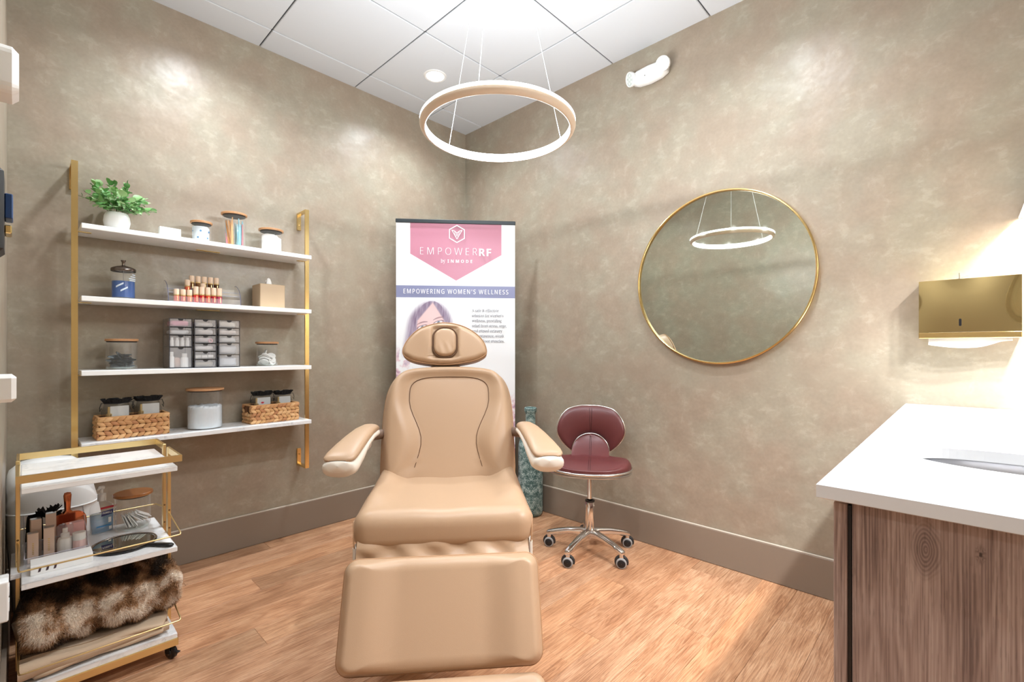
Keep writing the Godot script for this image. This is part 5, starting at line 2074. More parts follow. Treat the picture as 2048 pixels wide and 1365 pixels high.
	for q in [[0.118, 0.7, 1.2], [0.108, 0.5, 1.25], [0.098, 0.35, 1.3], [0.090, 0.4, 1.2]]:
		surf(st, 10, 1, func(u, v):
			var a: float = lerpf(q[1], q[2], u)
			return Vector3(sin(a) * 0.0448, q[0] + (v - 0.5) * 0.004, cos(a) * 0.0448))
	for q in [[0.066, -0.75, -0.1, 0.020], [0.048, -0.35, 0.25, 0.020]]:
		surf(st, 10, 1, func(u, v):
			var a: float = lerpf(q[1], q[2], u)
			return Vector3(sin(a) * 0.0448, q[0] + (u - 0.5) * 0.018 + (v - 0.5) * 0.008, cos(a) * 0.0448))
	fin(st, "printed_lines", mat(rgb(214, 228, 240), 0.5), b)
	# ---- lip gloss stand
	var ac := thing("acrylic_stand", "clear three-tier acrylic stand holding lip gloss on the second shelf", "stand", Vector3(-1.8925, s2, 0.13))
	st = tool()
	for q in [[0.0, 0.036, 0.004], [0.048, 0.005, 0.004], [0.070, -0.030, 0.004]]:
		cbox(st, Vector3(0, q[0] + 0.003, q[1]), Vector3(0.318, 0.004, 0.036), 0.0006)
	fin(st, "tier", glass_pane(Color(0.85, 0.87, 0.92), 0.35), ac)
	st = tool()
	st.set_smooth_group(-1)
	for q in [[0.0, 0.054, 0.030], [0.048, 0.022, 0.018], [0.070, -0.012, 0.018]]:
		quad(st, Vector3(-0.159, q[0], q[1]), Vector3(0.159, q[0], q[1]), Vector3(0.159, q[0] + q[2], q[1]), Vector3(-0.159, q[0] + q[2], q[1]))
	fin(st, "tier_lip", M.acrylic, ac)
	for s in [-1, 1]:
		var side := PackedVector2Array([Vector2(-0.05, 0), Vector2(0.056, 0), Vector2(0.056, 0.03), Vector2(0.045, 0.058), Vector2(0.025, 0.085), Vector2(-0.005, 0.104), Vector2(-0.03, 0.112), Vector2(-0.05, 0.112)])
		st = tool()
		prism(st, side, 0.0025, Transform3D(Basis(Vector3(0, 0, 1), Vector3.UP, Vector3(-1, 0, 0)), Vector3(s * 0.159, 0, 0)))
		fin(st, "side_panel", M.acrylic, ac)
		var edge := []
		for p in side:
			edge.append(Vector3(s * 0.159, p.y, p.x))
		st = tool()
		tube(st, edge.slice(1, 8), 0.0016, 6)
		fin(st, "side_edge", mat(rgb(96, 96, 118), 0.15), ac)
	var reds := [rgb(206, 52, 50), rgb(190, 30, 40), rgb(200, 60, 40), rgb(176, 30, 48), rgb(178, 60, 92)]
	var peach := [rgb(216, 110, 90), rgb(204, 96, 92), rgb(214, 122, 96)]
	var nth := ["first", "second", "third", "fourth", "fifth"]
	for k in 5:
		lip_tube(Vector3(-1.932 + 0.0262 * k, s2 + 0.005, 0.160), reds[k], 0.082, "%s red lip gloss tube from the left in the front row" % nth[k])
		lip_tube(Vector3(-1.937 + 0.0278 * k, s2 + 0.078, 0.098), [rgb(116, 72, 44), rgb(128, 84, 52), rgb(150, 116, 84), rgb(96, 62, 40), rgb(84, 48, 34)][k], 0.070, "%s brown lip gloss tube from the left in the raised back row" % nth[k])
	for k in 3:
		lip_tube(Vector3(-2.014 + 0.0272 * k, s2 + 0.005, 0.160), peach[k], 0.062, "%s peach lip gloss tube from the left in the front row" % nth[k])
	lip_tube(Vector3(-1.962, s2 + 0.055, 0.130), rgb(222, 104, 74), 0.066, "coral lip gloss tube standing left of the back row")
	lip_tube(Vector3(-1.896, s2 + 0.055, 0.130), rgb(226, 176, 132), 0.054, "cream lip gloss tube between the back and front rows")
	# ---- tissue box
	var tb := thing("tissue_box", "square tan tissue box cover with a white tissue on the second shelf", "tissue box", Vector3(-1.566, s2, 0.104))
	st = tool()
	cbox(st, Vector3(0, 0.067, 0), Vector3(0.132, 0.134, 0.132), 0.003)
	fin(st, "cover", mat(rgb(196, 170, 138), 0.4), tb)
	st = tool()
	lathe(st, [Vector2(0.030, 0.1342), Vector2(0.001, 0.1345)], 24)
	fin(st, "opening", M.black, tb)
	st = tool()
	surf(st, 20, 8, func(u, v):
		var a: float = u * TAU
		var r: float = 0.013 * (1.0 - 0.25 * v) + 0.004 * sin(a * 3.0 + v * 3.0)
		return Vector3(cos(a) * r * 1.15 - 0.004 * v, 0.130 + 0.046 * v * (0.8 + 0.2 * sin(a + 0.6)), sin(a) * r * 0.6))
	var tis := fin(st, "tissue", M.cotton, null, Transform3D(Basis(), tb.position))
	tag(tis, "white tissue pulled up out of the tan tissue box", "tissue")
	# ---- third shelf
	glass_jar(Vector3(-2.219, s3, 0.113), 0.0585, 0.132, 0.0625, "wood-lidded glass jar half full of black clips on the third shelf")
	for k in 34:
		var lay := k / 9
		var a := k * 2.399
		var rr := 0.040 * sqrt(((k * 5) % 9 + 0.5) / 9.0)
		var p := Vector3(cos(a) * rr, 0.012 + 0.0145 * lay + rng.randf() * 0.008, sin(a) * rr)
		var bs := Basis(Vector3.UP, rng.randf() * TAU) * Basis(Vector3.RIGHT, rng.randf_range(-0.5, 0.5))
		if k == 33:
			p = Vector3(-0.010, 0.066, 0.018)
			bs = Basis(Vector3.BACK, -0.9)
		st = tool()
		for s in [-1, 1]:
			tube(st, [Vector3(-0.021, 0.001, 0), Vector3(0.0, s * 0.0045, 0), Vector3(0.021, s * 0.0065, 0)], [0.0026, 0.0048, 0.0036], 6)
		var o := fin(st, "hair_clip", mat(rgb(26, 30, 34), 0.2) if k % 5 else mat(rgb(120, 132, 140), 0.15, 0.6), null, Transform3D(bs, Vector3(-2.219, s3, 0.113) + p))
		tag(o, "small black clip lying in the third-shelf jar", "clip", "clips in the third-shelf jar")
	drawer_unit(-2.049, -1.954, [0.175, 0.16, 0.24, 0.42], "four-drawer smoky acrylic organizer with white bottles at the left")
	drawer_unit(-1.945, -1.847, [1, 1, 1, 1, 1, 1], "six-drawer smoky acrylic organizer in the middle of the three")
	drawer_unit(-1.838, -1.739, [0.16, 0.15, 0.155, 0.235, 0.25], "five-drawer smoky acrylic organizer at the right of the three")
	var top := s3 + 0.247
	packet(Vector3(-2.0015, top - 0.039, 0.118), Vector3(0.080, 0.030, 0.115), rgb(232, 150, 178), 3, "pink packets in the top drawer of the left organizer")
	packet(Vector3(-2.0015, top - 0.078, 0.118), Vector3(0.080, 0.022, 0.115), rgb(222, 224, 226), 4, "pale packets in the second drawer of the left organizer")
	for k in 6:
		var y := top - 0.0408 * (k + 1) + 0.004
		if k == 4:
			continue
		packet(Vector3(-1.896, y, 0.118), Vector3(0.082, [0.022, 0.030, 0.028, 0.026, 0.0, 0.026][k], 0.115), [rgb(190, 186, 180), rgb(226, 222, 222), rgb(222, 214, 218), rgb(228, 226, 226), rgb(0, 0, 0), rgb(150, 142, 122)][k], 10 + k, "pale packets in the %s drawer of the middle organizer" % ["top", "second", "third", "fourth", "fifth", "lowest"][k])
	var hs := [0.0416, 0.0806, 0.1209, 0.182, 0.247]
	for k in 5:
		packet(Vector3(-1.7885, top - hs[k] + 0.004, 0.118), Vector3(0.082, [0.030, 0.028, 0.028, 0.046, 0.050][k], 0.115), [rgb(226, 220, 210), rgb(228, 218, 212), rgb(222, 224, 226), rgb(206, 208, 212), rgb(204, 208, 216)][k], 20 + k, "pale packets in the %s drawer of the right organizer" % ["top", "second", "third", "fourth", "lowest"][k])
	for k in 4:
		little_bottle(Vector3(-2.034 + 0.0215 * k, top - 0.138, 0.168), 0.0082, 0.044, "slim white bottle in the third drawer of the left organizer", "slim bottles in the third drawer")
	little_bottle(Vector3(-2.035, s3 + 0.004, 0.168), 0.0105, 0.078, "tall white bottle in the lowest drawer of the left organizer", "bottles in the lowest drawer")
	little_bottle(Vector3(-1.982, s3 + 0.004, 0.165), 0.0165, 0.070, "wide white bottle in the lowest drawer of the left organizer", "bottles in the lowest drawer")
	packet(Vector3(-2.010, s3 + 0.004, 0.14), Vector3(0.03, 0.05, 0.04), rgb(214, 180, 162), 41, "tan packet between the bottles of the lowest left drawer")
	for k in 3:
		st = tool()
		tube(st, [Vector3(-0.012, 0, 0), Vector3(0.012, 0, 0)], 0.0095, 14)
		var o := fin(st, "cotton_roll", M.cotton, null, Transform3D(Basis(), Vector3(-1.924 + 0.027 * k, top - 0.0408 * 5 + 0.0135, 0.165)))
		tag(o, "white cotton roll in the fifth drawer of the middle organizer", "cotton roll", "cotton rolls in the middle organizer")
	st = tool()
	var donut := []
	for k in 16:
		donut.append(Vector3(cos(TAU * k / 16.0) * 0.008, sin(TAU * k / 16.0) * 0.008, 0))
	tube(st, donut, 0.0028, 8, true)
	var ring := fin(st, "pink_ring", mat(rgb(240, 176, 190), 0.5), null, Transform3D(Basis(), Vector3(-1.872, top - 0.0408 * 3 + 0.0135, 0.1795)))
	tag(ring, "pink ring in the third drawer of the middle organizer", "ring")
	glass_jar(Vector3(-1.577, s3, 0.113), 0.0545, 0.126, 0.060, "wood-lidded glass jar of white cotton rounds on the third shelf")
	for k in 16:
		var a := k * 2.399
		var lay := k / 5
		st = tool()
		lathe(st, [Vector2(0.001, -0.003), Vector2(0.022, -0.003), Vector2(0.024, 0.0), Vector2(0.022, 0.003), Vector2(0.001, 0.003)], 20)
		var o := fin(st, "cotton_round", M.cotton, null, Transform3D(Basis(Vector3.UP, a) * Basis(Vector3.RIGHT, rng.randf_range(0.3, 1.3)), Vector3(-1.577 + cos(a) * 0.024, s3 + 0.024 + 0.016 * lay, 0.113 + sin(a) * 0.024)))
		tag(o, "white cotton round lying in the third-shelf jar", "cotton round", "cotton rounds in the third-shelf jar")
	# ---- lowest shelf
	basket(Vector3(-2.180, s4, 0.108), 0.262, 0.100, 0.125, 0.03, false, "long woven basket at the left of the lowest shelf")
	pouch(Vector3(-2.238, s4 + 0.012, 0.112), 0.112, 0.150, 0.06, "black organza pouch with a flat ruffle, left in the left basket", "left pouch of the left basket", 3)
	pouch(Vector3(-2.118, s4 + 0.012, 0.100), 0.108, 0.152, -0.10, "black organza pouch with looped cords, right in the left basket", "right pouch of the left basket", 4)
	basket(Vector3(-1.551, s4, 0.100), 0.258, 0.100, 0.125, 0.06, true, "woven basket with a handle slot at the right of the lowest shelf")
	pouch(Vector3(-1.602, s4 + 0.012, 0.100), 0.120, 0.142, 0.12, "black organza pouch showing red lips, left in the right basket", "left pouch of the right basket", 5)
	pouch(Vector3(-1.486, s4 + 0.012, 0.098), 0.106, 0.140, 0.02, "black organza pouch nearest the gold upright in the right basket", "right pouch of the right basket", 6)
	st = tool()
	for s in [-1, 1]:
		loft(st, [[Vector3(-0.009, 0, 0), Vector3(0, 0.0005, 0), Vector3(0, 0, 0.0005)], [Vector3(-0.004, s * 0.002, 0), Vector3(0, 0.003, 0), Vector3(0, 0, 0.0006)], [Vector3(0.004, s * 0.002, 0), Vector3(0, 0.003, 0), Vector3(0, 0, 0.0006)], [Vector3(0.009, 0, 0), Vector3(0, 0.0005, 0), Vector3(0, 0, 0.0005)]], 10, 2.0)
	var lips := fin(st, "lip_sticker", mat(rgb(190, 24, 48), 0.4), null, Transform3D(Basis(), Vector3(-1.606, s4 + 0.112, 0.1285)))
	tag(lips, "red lip-shaped sticker on the pouch in the right basket", "sticker")
	var cj := glass_jar(Vector3(-1.880, s4, 0.108), 0.0785, 0.198, 0.0855, "largest glass jar, half full of clear crystals, on the lowest shelf")
	cj.get_node("lid").material_override = M.bamboo
	st = tool()
	var n := FastNoiseLite.new()
	n.seed = 5
	n.frequency = 70.0
	surf(st, 72, 20, func(u, v):
		var a: float = u * TAU
		var r: float = 0.0755 if v < 0.72 else 0.0755 * (1.0 - (v - 0.72) / 0.28)
		var y: float = 0.006 + 0.108 * minf(1.0, v / 0.72)
		var p := Vector3(sin(a) * r, y, cos(a) * r)
		var k := n.get_noise_3dv(p)
		return p + Vector3(sin(a), 0, cos(a)) * k * 0.0016 + Vector3(0, (0.012 * k + 0.004) if v >= 0.70 else 0.0, 0))
	var grains := fin(st, "bath_crystals", mat(rgb(224, 232, 238), 0.25), null, Transform3D(Basis(), Vector3(-1.880, s4, 0.108)))
	tag(grains, "white crystals filling the lower half of the largest jar", "crystals", "", "stuff")


# ------------------------------------------------------------------ small things on the cart
func cart_things() -> void:
	var y := 0.412
	var st: SurfaceTool
	var rng := RandomNumberGenerator.new()
	rng.seed = 31
	# ---- hand sanitizer
	var b := thing("sanitizer_bottle", "clear pump bottle of blue hand sanitizer with a red and navy label", "bottle", Vector3(-2.326, y, 0.512), 0.25)
	st = tool()
	var secs := []
	for q in [[0.0, 0.034, 0.020], [0.004, 0.037, 0.022], [0.09, 0.037, 0.022], [0.104, 0.034, 0.020], [0.114, 0.024, 0.016], [0.120, 0.013, 0.012], [0.126, 0.012, 0.012]]:
		secs.append([Vector3(0, q[0], 0), Vector3(q[1], 0, 0), Vector3(0, 0, q[2])])
	loft(st, secs, 28, 3.4)
	fin(st, "clear_body", M.clear, b)
	st = tool()
	secs = []
	for q in [[0.003, 0.001, 0.001], [0.003, 0.034, 0.019], [0.074, 0.0352, 0.0203], [0.0745, 0.001, 0.001]]:
		secs.append([Vector3(0, q[0], 0), Vector3(q[1], 0, 0), Vector3(0, 0, q[2])])
	loft(st, secs, 28, 3.4)
	fin(st, "gel", glass_pane(Color(0.42, 0.66, 0.84), 0.55), b)
	st = tool()
	lathe(st, [Vector2(0.013, 0.124), Vector2(0.0135, 0.126), Vector2(0.0135, 0.150), Vector2(0.011, 0.152), Vector2(0.005, 0.154), Vector2(0.0045, 0.168), Vector2(0.009, 0.170), Vector2(0.0105, 0.178), Vector2(0.0085, 0.181), Vector2(0.001, 0.181)], 20)
	tube(st, [Vector3(0, 0.176, 0), Vector3(-0.012, 0.1765, 0.012), Vector3(-0.020, 0.172, 0.020)], 0.0036, 8)
	fin(st, "pump", M.white, b)
	st = tool()
	cbox(st, Vector3(0.010, 0.098, 0.0212), Vector3(0.042, 0.008, 0.0008), 0.0)
	fin(st, "red_label_band", mat(rgb(190, 34, 52), 0.4), b)
	st = tool()
	prism(st, PackedVector2Array([Vector2(-0.010, 0.066), Vector2(0.026, 0.070), Vector2(0.030, 0.088), Vector2(-0.006, 0.084)]), 0.0008, Transform3D(Basis(), Vector3(0, 0, 0.0215)))
	fin(st, "navy_label", mat(rgb(30, 40, 110), 0.4), b)
	lettering("PURELL", 0.0075, 0.030, M.white_matte, Vector3(0.010, 0.077, 0.0226), b, "lettering", "Droid Sans", true, 0, 0.0, 0.2)
	st = tool()
	cbox(st, Vector3(0.018, 0.048, 0.0218), Vector3(0.009, 0.020, 0.0008), 0.0)
	cbox(st, Vector3(0.020, 0.016, 0.0218), Vector3(0.009, 0.012, 0.0008), 0.0)
	fin(st, "white_label_box", M.white_matte, b)
	st = tool()
	cbox(st, Vector3(-0.002, 0.028, 0.0222), Vector3(0.046, 0.005, 0.0008), 0.0)
	fin(st, "blue_label_band", mat(rgb(60, 140, 200), 0.4), b)
	# ---- jar of square cotton pads
	var j := glass_jar(Vector3(-2.232, y, 0.545), 0.0575, 0.134, 0.0645, "gold-brown lidded jar of square cotton pads on the cart")
	j.get_node("lid").material_override = mat(rgb(176, 118, 70), 0.3)
	for k in 16:
		st = tool()
		cbox(st, Vector3.ZERO, Vector3(0.0026, 0.050, 0.050), 0.001)
		var o := fin(st, "cotton_pad", M.cotton, null, Transform3D(Basis(Vector3.UP, 0.15 * sin(k * 1.7)) * Basis(Vector3.BACK, 0.30 + 0.03 * k if k < 8 else 0.75 + 0.04 * (k - 8)), Vector3(-2.232 + 0.0042 * (k - 8) + 0.004, y + (0.034 if k < 8 else 0.040 + 0.0015 * (k - 8)), 0.545 + 0.006 * sin(k * 2.1))))
		tag(o, "square white cotton pad standing in the jar on the cart", "cotton pad", "cotton pads in the cart jar")
	# ---- hand mirror lying on the shelf
	var hm := thing("hand_mirror", "black-rimmed hand mirror lying on the middle shelf of the cart", "mirror", Vector3(-2.283, y, 0.742), deg_to_rad(40.0))
	st = tool()
	lathe(st, [Vector2(0.001, 0.001), Vector2(0.092, 0.001), Vector2(0.097, 0.003), Vector2(0.098, 0.008), Vector2(0.096, 0.012), Vector2(0.092, 0.012), Vector2(0.090, 0.009)], 48)
	fin(st, "rim", M.black_gloss, hm)
	st = tool()
	lathe(st, [Vector2(0.091, 0.0095), Vector2(0.001, 0.0095)], 48)
	fin(st, "mirror_glass", M.mirror, hm)
	st = tool()
	lathe(st, [Vector2(0.0885, 0.0105), Vector2(0.0905, 0.0122), Vector2(0.0930, 0.0126), Vector2(0.0950, 0.0122)], 48)
	fin(st, "silver_bevel", M.chrome_trim, hm)
	st = tool()
	loft(st, [[Vector3(0, 0.006, 0.088), Vector3(0.016, 0, 0), Vector3(0, 0.005, 0)], [Vector3(0, 0.006, 0.105), Vector3(0.010, 0, 0), Vector3(0, 0.005, 0)], [Vector3(0, 0.007, 0.15), Vector3(0.011, 0, 0), Vector3(0, 0.006, 0)], [Vector3(0, 0.007, 0.178), Vector3(0.011, 0, 0), Vector3(0, 0.006, 0)], [Vector3(0, 0.007, 0.188), Vector3(0.007, 0, 0), Vector3(0, 0.004, 0)], [Vector3(0, 0.007, 0.189), Vector3(0.001, 0, 0), Vector3(0, 0.001, 0)]], 16, 2.6)
	fin(st, "handle", M.black, hm)
	# ---- acrylic cosmetics holder, open at the top, low at the front
	var x0 := -2.540
	var x1 := -2.382
	var z0 := 0.520
	var z1 := 0.752
	var a := thing("cosmetics_holder", "clear acrylic cosmetics holder at the left of the cart", "organizer", Vector3((x0 + x1) / 2, y, (z0 + z1) / 2))
	var w := x1 - x0
	var d := z1 - z0
	st = tool()
	cbox(st, Vector3(0, 0.0015, 0), Vector3(w, 0.003, d), 0.0005)
	fin(st, "floor_pane", M.acrylic, a)
	for s in [-1, 1]:
		st = tool()
		prism(st, PackedVector2Array([Vector2(-d / 2, 0), Vector2(d / 2, 0), Vector2(d / 2, 0.032), Vector2(0.03, 0.062), Vector2(-d / 2, 0.118)]), 0.0025, Transform3D(Basis(Vector3(0, 0, 1), Vector3.UP, Vector3(-1, 0, 0)), Vector3(s * w / 2, 0, 0)))
		fin(st, "side_pane", M.acrylic, a)
		st = tool()
		tube(st, [Vector3(s * w / 2, 0.032, d / 2), Vector3(s * w / 2, 0.062, 0.03), Vector3(s * w / 2, 0.118, -d / 2)], 0.0014, 6)
		fin(st, "pane_edge", M.acrylic_edge, a)
	for q in [[d / 2, 0.032], [0.03, 0.062], [-d / 2, 0.118]]:
		st = tool()
		cbox(st, Vector3(0, q[1] / 2, q[0]), Vector3(w, q[1], 0.002), 0.0004)
		fin(st, "cross_pane", M.acrylic, a)
		st = tool()
		tube(st, [Vector3(-w / 2, q[1], q[0]), Vector3(w / 2, q[1], q[0])], 0.0012, 6)
		fin(st, "pane_edge", M.acrylic_edge, a)
	# white drawer box in front with three dark marks
	var wb := thing("marked_box", "low white box with three dark marks at the front of the cart", "box", Vector3(-2.452, y, 0.800), 0.0)
	st = tool()
	cbox(st, Vector3(0, 0.0155, 0), Vector3(0.150, 0.031, 0.075), 0.0015)
	fin(st, "box_body", M.white_matte, wb)
	st = tool()
	for k in 3:
		prism(st, PackedVector2Array([Vector2(-0.058 + 0.018 * k, 0.008), Vector2(-0.052 + 0.018 * k, 0.009), Vector2(-0.049 + 0.018 * k, 0.022), Vector2(-0.055 + 0.018 * k, 0.021)]), 0.0006, Transform3D(Basis(), Vector3(0, 0, 0.0375)))
	fin(st, "dark_marks", mat(rgb(60, 40, 50), 0.5), wb)
	# cartons standing in the holder
	var carton := mat(rgb(224, 200, 184), 0.45)
	var spots := [[-2.520, 0.700, 0.098], [-2.480, 0.702, 0.108], [-2.512, 0.645, 0.130], [-2.474, 0.640, 0.140]]
	for k in 4:
		var c := thing("cosmetic_carton", "slim beige carton in the %s of the cosmetics holder" % ["front left corner", "front middle", "second row, left", "second row, middle"][k], "carton", Vector3(spots[k][0], y + 0.003, spots[k][1]), [0.05, -0.08, 0.1, -0.05][k], "cartons in the cosmetics holder")
		st = tool()
		cbox(st, Vector3(0, spots[k][2] / 2, 0), Vector3(0.027, spots[k][2], 0.027), 0.0008)
		fin(st, "carton_body", carton, c)
		st = tool()
		cbox(st, Vector3(0, spots[k][2] + 0.0005, 0), Vector3(0.025, 0.001, 0.025), 0.0003)
		fin(st, "silver_top", M.steel, c)
		st = tool()
		for q in 7:
			cbox(st, Vector3(0.0, spots[k][2] * (0.30 + 0.06 * q), 0.0137), Vector3(0.005, 0.0028, 0.0004), 0.0)
		fin(st, "gold_print", M.brass_satin, c)
	# pump bottle, pink carton, white jar
	var pb := thing("foam_bottle", "white foam pump bottle with a clear cap in the cosmetics holder", "bottle", Vector3(-2.440, y + 0.003, 0.700))
	st = tool()
	lathe(st, [Vector2(0.001, 0.0), Vector2(0.019, 0.0), Vector2(0.0205, 0.002), Vector2(0.0205, 0.052), Vector2(0.018, 0.060), Vector2(0.012, 0.063), Vector2(0.012, 0.075), Vector2(0.007, 0.077), Vector2(0.007, 0.092), Vector2(0.001, 0.093)], 24)
	fin(st, "bottle_body", M.white, pb)
	st = tool()
	lathe(st, [Vector2(0.0215, 0.060), Vector2(0.0215, 0.100), Vector2(0.018, 0.106), Vector2(0.001, 0.107)], 24)
	fin(st, "clear_cap", M.acrylic, pb)
	st = tool()
	cbox(st, Vector3(0, 0.048, 0), Vector3(0.048, 0.096, 0.03), 0.001)
	var pk := fin(st, "pink_carton", mat(rgb(226, 176, 176), 0.5), null, Transform3D(Basis(Vector3.UP, 0.1), Vector3(-2.412, y + 0.003, 0.655)))
	tag(pk, "pale pink carton at the right of the cosmetics holder", "carton")
	var wj := thing("white_jar", "white and pink jar in front of the pale pink carton", "jar", Vector3(-2.404, y + 0.003, 0.712))
	st = tool()
	lathe(st, [Vector2(0.001, 0.0), Vector2(0.016, 0.0), Vector2(0.0175, 0.002), Vector2(0.0175, 0.045), Vector2(0.015, 0.048)], 20)
	fin(st, "jar_body", mat(rgb(236, 206, 206), 0.3), wj)
	st = tool()
	lathe(st, [Vector2(0.0172, 0.047), Vector2(0.0178, 0.049), Vector2(0.0178, 0.072), Vector2(0.001, 0.074)], 20)
	fin(st, "jar_lid", M.white, wj)
	# copper hand mirror standing at the back
	var cm := thing("copper_mirror", "copper hand mirror with its hammered handle up in the cosmetics holder", "mirror", Vector3(-2.428, y + 0.004, 0.575), 0.1)
	st = tool()
	prism(st, outline([Vector2(-0.040, 0.012), Vector2(0.040, 0.012), Vector2(0.052, 0.04), Vector2(0.052, 0.09), Vector2(0.034, 0.112), Vector2(0.012, 0.116), Vector2(-0.012, 0.116), Vector2(-0.034, 0.112), Vector2(-0.052, 0.09), Vector2(-0.052, 0.04)], 4), 0.010, Transform3D(Basis(), Vector3(0, 0, -0.005)), 0.003)
	fin(st, "mirror_head", M.copper, cm)
	st = tool()
	loft(st, [[Vector3(0, 0.110, 0), Vector3(0.020, 0, 0), Vector3(0, 0, 0.006)], [Vector3(0, 0.122, 0), Vector3(0.0085, 0, 0), Vector3(0, 0, 0.006)], [Vector3(0, 0.150, 0), Vector3(0.0095, 0, 0), Vector3(0, 0, 0.007)], [Vector3(0, 0.178, 0), Vector3(0.0115, 0, 0), Vector3(0, 0, 0.007)], [Vector3(0, 0.187, 0), Vector3(0.009, 0, 0), Vector3(0, 0, 0.005)], [Vector3(0, 0.189, 0), Vector3(0.001, 0, 0), Vector3(0, 0, 0.001)]], 16, 2.6)
	fin(st, "handle", M.copper, cm)
	# black tulle puff
	var tp := thing("tulle_puff", "puff of black tulle behind the cartons in the cosmetics holder", "tulle", Vector3(-2.478, y + 0.004, 0.590))
	for k in 22:
		st = tool()
		var an := TAU * k / 22.0
		var up := rng.randf_range(0.2, 0.9)
		surf(st, 6, 6, func(u, v):
			var spread: float = v * 0.034
			var q: float = (u - 0.5) * 0.022 * v
			return Vector3(cos(an) * spread + sin(an) * q, 0.112 + v * 0.042 * up + 0.004 * sin(u * 9.0 + k), sin(an) * spread - cos(an) * q))
		fin(st, "frill", M.tulle, tp)
	st = tool()
	tube(st, [Vector3(0, 0.0, 0), Vector3(0.002, 0.06, 0), Vector3(0, 0.116, 0)], [0.012, 0.010, 0.007], 10)
	fin(st, "gathered_neck", M.tulle, tp)
	var tq := thing("tulle_pouch", "black tulle pouch at the left back of the cosmetics holder", "pouch", Vector3(-2.514, y + 0.004, 0.590))
	st = tool()
	surf(st, 28, 8, func(u, v):
		var an: float = u * TAU
		var r: float = 0.022 + 0.003 * sin(an * 6.0 + v * 4.0) - 0.004 * v
		return Vector3(cos(an) * r, v * 0.128, sin(an) * r))
	fin(st, "pouch_body", M.tulle, tq)


# ------------------------------------------------------------------ fur throw
func fur_point(u: float, v: float) -> Vector3:
	# u along the cart, v round the roll
	var a := v * TAU
	var bulge := 1.0 - 0.10 * pow(absf(u * 2 - 1), 6.0)
	var hz := 0.166 * bulge
	var hy := 0.080 * bulge * (1.0 + 0.06 * sin(u * 21.0) + 0.05 * sin(u * 9.0 + 1.0))
	var c := cos(a)
	var s := sin(a)
	var z := 0.700 + signf(c) * pow(absf(c), 0.72) * hz + 0.012 * sin(u * 13.0 + a)
	var y := 0.234 + signf(s) * pow(absf(s), 0.72) * hy + 0.006 * sin(u * 34.0 + a * 2.0)
	return Vector3(lerpf(-2.548, -2.135, u), y, z)


func fur_colour(u: float, v: float, n: FastNoiseLite) -> Color:
	# pelt pattern: dark, tan and cream blotches in uneven blocks
	var block := n.get_noise_2d(u * 4.2, v * 5.0)
	var fine := n.get_noise_2d(u * 16.0 + 40.0, v * 10.0)
	var seam := pow(absf(sin(u * PI * 4.6 + 0.9 * n.get_noise_2d(v * 7.0, 3.0))), 0.6)
	var front := smoothstep(-0.06, 0.03, v - 0.92 if v > 0.5 else v + 0.08) * smoothstep(0.17, 0.06, v if v < 0.5 else v - 1.0)
	var k := 0.24 + block * 0.8 + fine * 0.4 + 0.62 * front - (1.0 - seam) * 0.5
	var dark := Color(0.030, 0.016, 0.008)
	var brown := Color(0.17, 0.080, 0.034)
	var tan_ := Color(0.45, 0.26, 0.13)
	var cream := Color(0.86, 0.76, 0.64)
	if k < 0.25:
		return dark.lerp(brown, clampf(k / 0.25, 0, 1))
	if k < 0.55:
		return brown.lerp(tan_, (k - 0.25) / 0.3)
	return tan_.lerp(cream, clampf((k - 0.55) / 0.35, 0, 1))


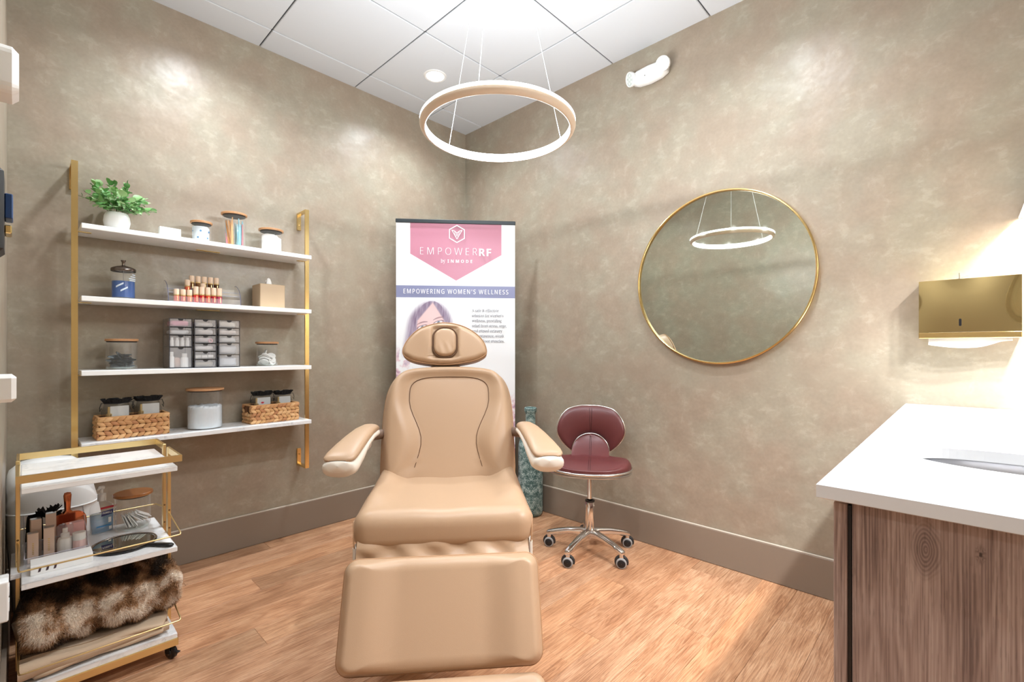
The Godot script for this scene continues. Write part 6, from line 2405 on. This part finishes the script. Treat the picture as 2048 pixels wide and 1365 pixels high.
func fur_blanket() -> void:
	var t := thing("fur_throw", "folded brown and cream faux fur throw on the lowest cart shelf", "throw", Vector3.ZERO)
	var n := FastNoiseLite.new()
	n.seed = 19
	n.frequency = 1.0
	var m := mat(Color.WHITE, 0.9)
	m.vertex_color_use_as_albedo = true
	var st := tool()
	st.set_smooth_group(1)
	var nu := 72
	var nv := 56
	for i in nu:
		for j in nv:
			for k in [[0, 0], [1, 1], [1, 0], [0, 0], [0, 1], [1, 1]]:
				var u := float(i + k[0]) / nu
				var v := float(j + k[1]) / nv
				st.set_color(fur_colour(u, fposmod(v, 1.0), n))
				st.add_vertex(fur_point(u, v))
	for e in [0, 1]:
		for j in nv:
			for q in 6:
				for k in [[0, 0], [1, 1], [1, 0], [0, 0], [0, 1], [1, 1]]:
					var v := float(j + k[1]) / nv
					var r := float(q + k[0]) / 6.0
					var p := fur_point(float(e), v)
					var c := Vector3(p.x + (0.022 if e == 1 else -0.012), 0.225, 0.705)
					st.set_color(fur_colour(float(e) + 0.05 * r, fposmod(v, 1.0), n))
					st.add_vertex(p.lerp(c, r) + Vector3((0.018 if e == 1 else -0.010) * sin(r * PI * 0.5), 0, 0))
	fin(st, "pelt", m, t)
	# hairs
	st = tool()
	st.set_smooth_group(-1)
	st.add_vertex(Vector3(-0.00055, 0, 0))
	st.add_vertex(Vector3(0.0001, 1, 0.0))
	st.add_vertex(Vector3(0.00055, 0, 0))
	var blade := baked(st)
	var rng := RandomNumberGenerator.new()
	rng.seed = 2
	var count := 60000
	var mm := MultiMesh.new()
	mm.transform_format = MultiMesh.TRANSFORM_3D
	mm.use_colors = true
	mm.mesh = blade
	mm.instance_count = count
	for i in count:
		var u := rng.randf()
		var v := rng.randf_range(-0.22, 0.62)
		var p := fur_point(u, v)
		var e := 0.004
		var du := fur_point(u + e, v) - fur_point(u - e, v)
		var dv := fur_point(u, v + e) - fur_point(u, v - e)
		var nr := dv.cross(du).normalized()
		if nr.dot(p - Vector3(p.x, 0.225, 0.705)) < 0:
			nr = -nr
		if i % 14 == 0:
			# the round end
			var q := sqrt(rng.randf())
			p = fur_point(1.0, v).lerp(Vector3(-2.113, 0.225, 0.705), 1.0 - q)
			nr = Vector3(1.0, 0.2, 0.2).normalized()
			u = 1.0
		var dir := (nr + Vector3(rng.randf_range(-0.55, 0.75), rng.randf_range(-0.75, 0.15), rng.randf_range(-0.2, 0.45))).normalized()
		var len_ := rng.randf_range(0.008, 0.017)
		var side := dir.cross(Vector3(rng.randf() - 0.5, rng.randf() - 0.5, rng.randf() - 0.5)).normalized()
		var col := fur_colour(clampf(u + rng.randf_range(-0.02, 0.02), 0, 1), fposmod(v + rng.randf_range(-0.01, 0.01), 1.0), n)
		var shade := rng.randf_range(0.8, 1.25)
		mm.set_instance_transform(i, Transform3D(Basis(side * 1.4, dir * len_, side.cross(dir) * 1.4), p - nr * 0.001))
		mm.set_instance_color(i, Color(col.r * shade, col.g * shade, col.b * shade))
	var mi := MultiMeshInstance3D.new()
	mi.name = "fur_hairs"
	mi.multimesh = mm
	var hm := mat(Color.WHITE, 0.6)
	hm.vertex_color_use_as_albedo = true
	mi.material_override = hm
	mi.set_meta("kind", "stuff")
	t.add_child(mi)
	# suede side: two folded layers and the rolled edge in front
	var suede := mat(rgb(192, 168, 142), 0.85)
	st = tool()
	for q in [[0.112, 0.70, 0.185, 0.017], [0.138, 0.705, 0.180, 0.016]]:
		var secs := []
		for k in 15:
			var u := k / 14.0
			var x := lerpf(-2.545, -2.165, u)
			var e := 1.0 if k > 0 and k < 14 else 0.6
			secs.append([Vector3(x, q[0] + 0.004 * sin(u * 11.0 + q[0] * 90.0), q[1] + 0.006 * sin(u * 8.0)), Vector3(0, 0, q[2] * e), Vector3(0, q[3] * e, 0)])
		secs.push_front([secs[0][0] - Vector3(0.004, 0, 0), Vector3(0, 0, 0.02), Vector3(0, 0.002, 0)])
		secs.append([secs[-1][0] + Vector3(0.004, 0, 0), Vector3(0, 0, 0.02), Vector3(0, 0.002, 0)])
		loft(st, secs, 28, 3.0)
	fin(st, "suede_backing", suede, t)
	st = tool()
	surf(st, 30, 24, func(u, v):
		# a loose spiral drawn along the front edge
		var a: float = u * TAU * 1.6
		var r: float = (0.036 - 0.022 * u) * (1.0 - 0.42 * v)
		var x: float = lerpf(-2.555, -2.17, v)
		return Vector3(x, 0.134 - 0.012 * v + sin(a + 2.2) * r + 0.003 * sin(v * 12.0), 0.872 + cos(a + 2.2) * r * 0.9 - 0.010 * v))
	fin(st, "rolled_edge", suede, t)
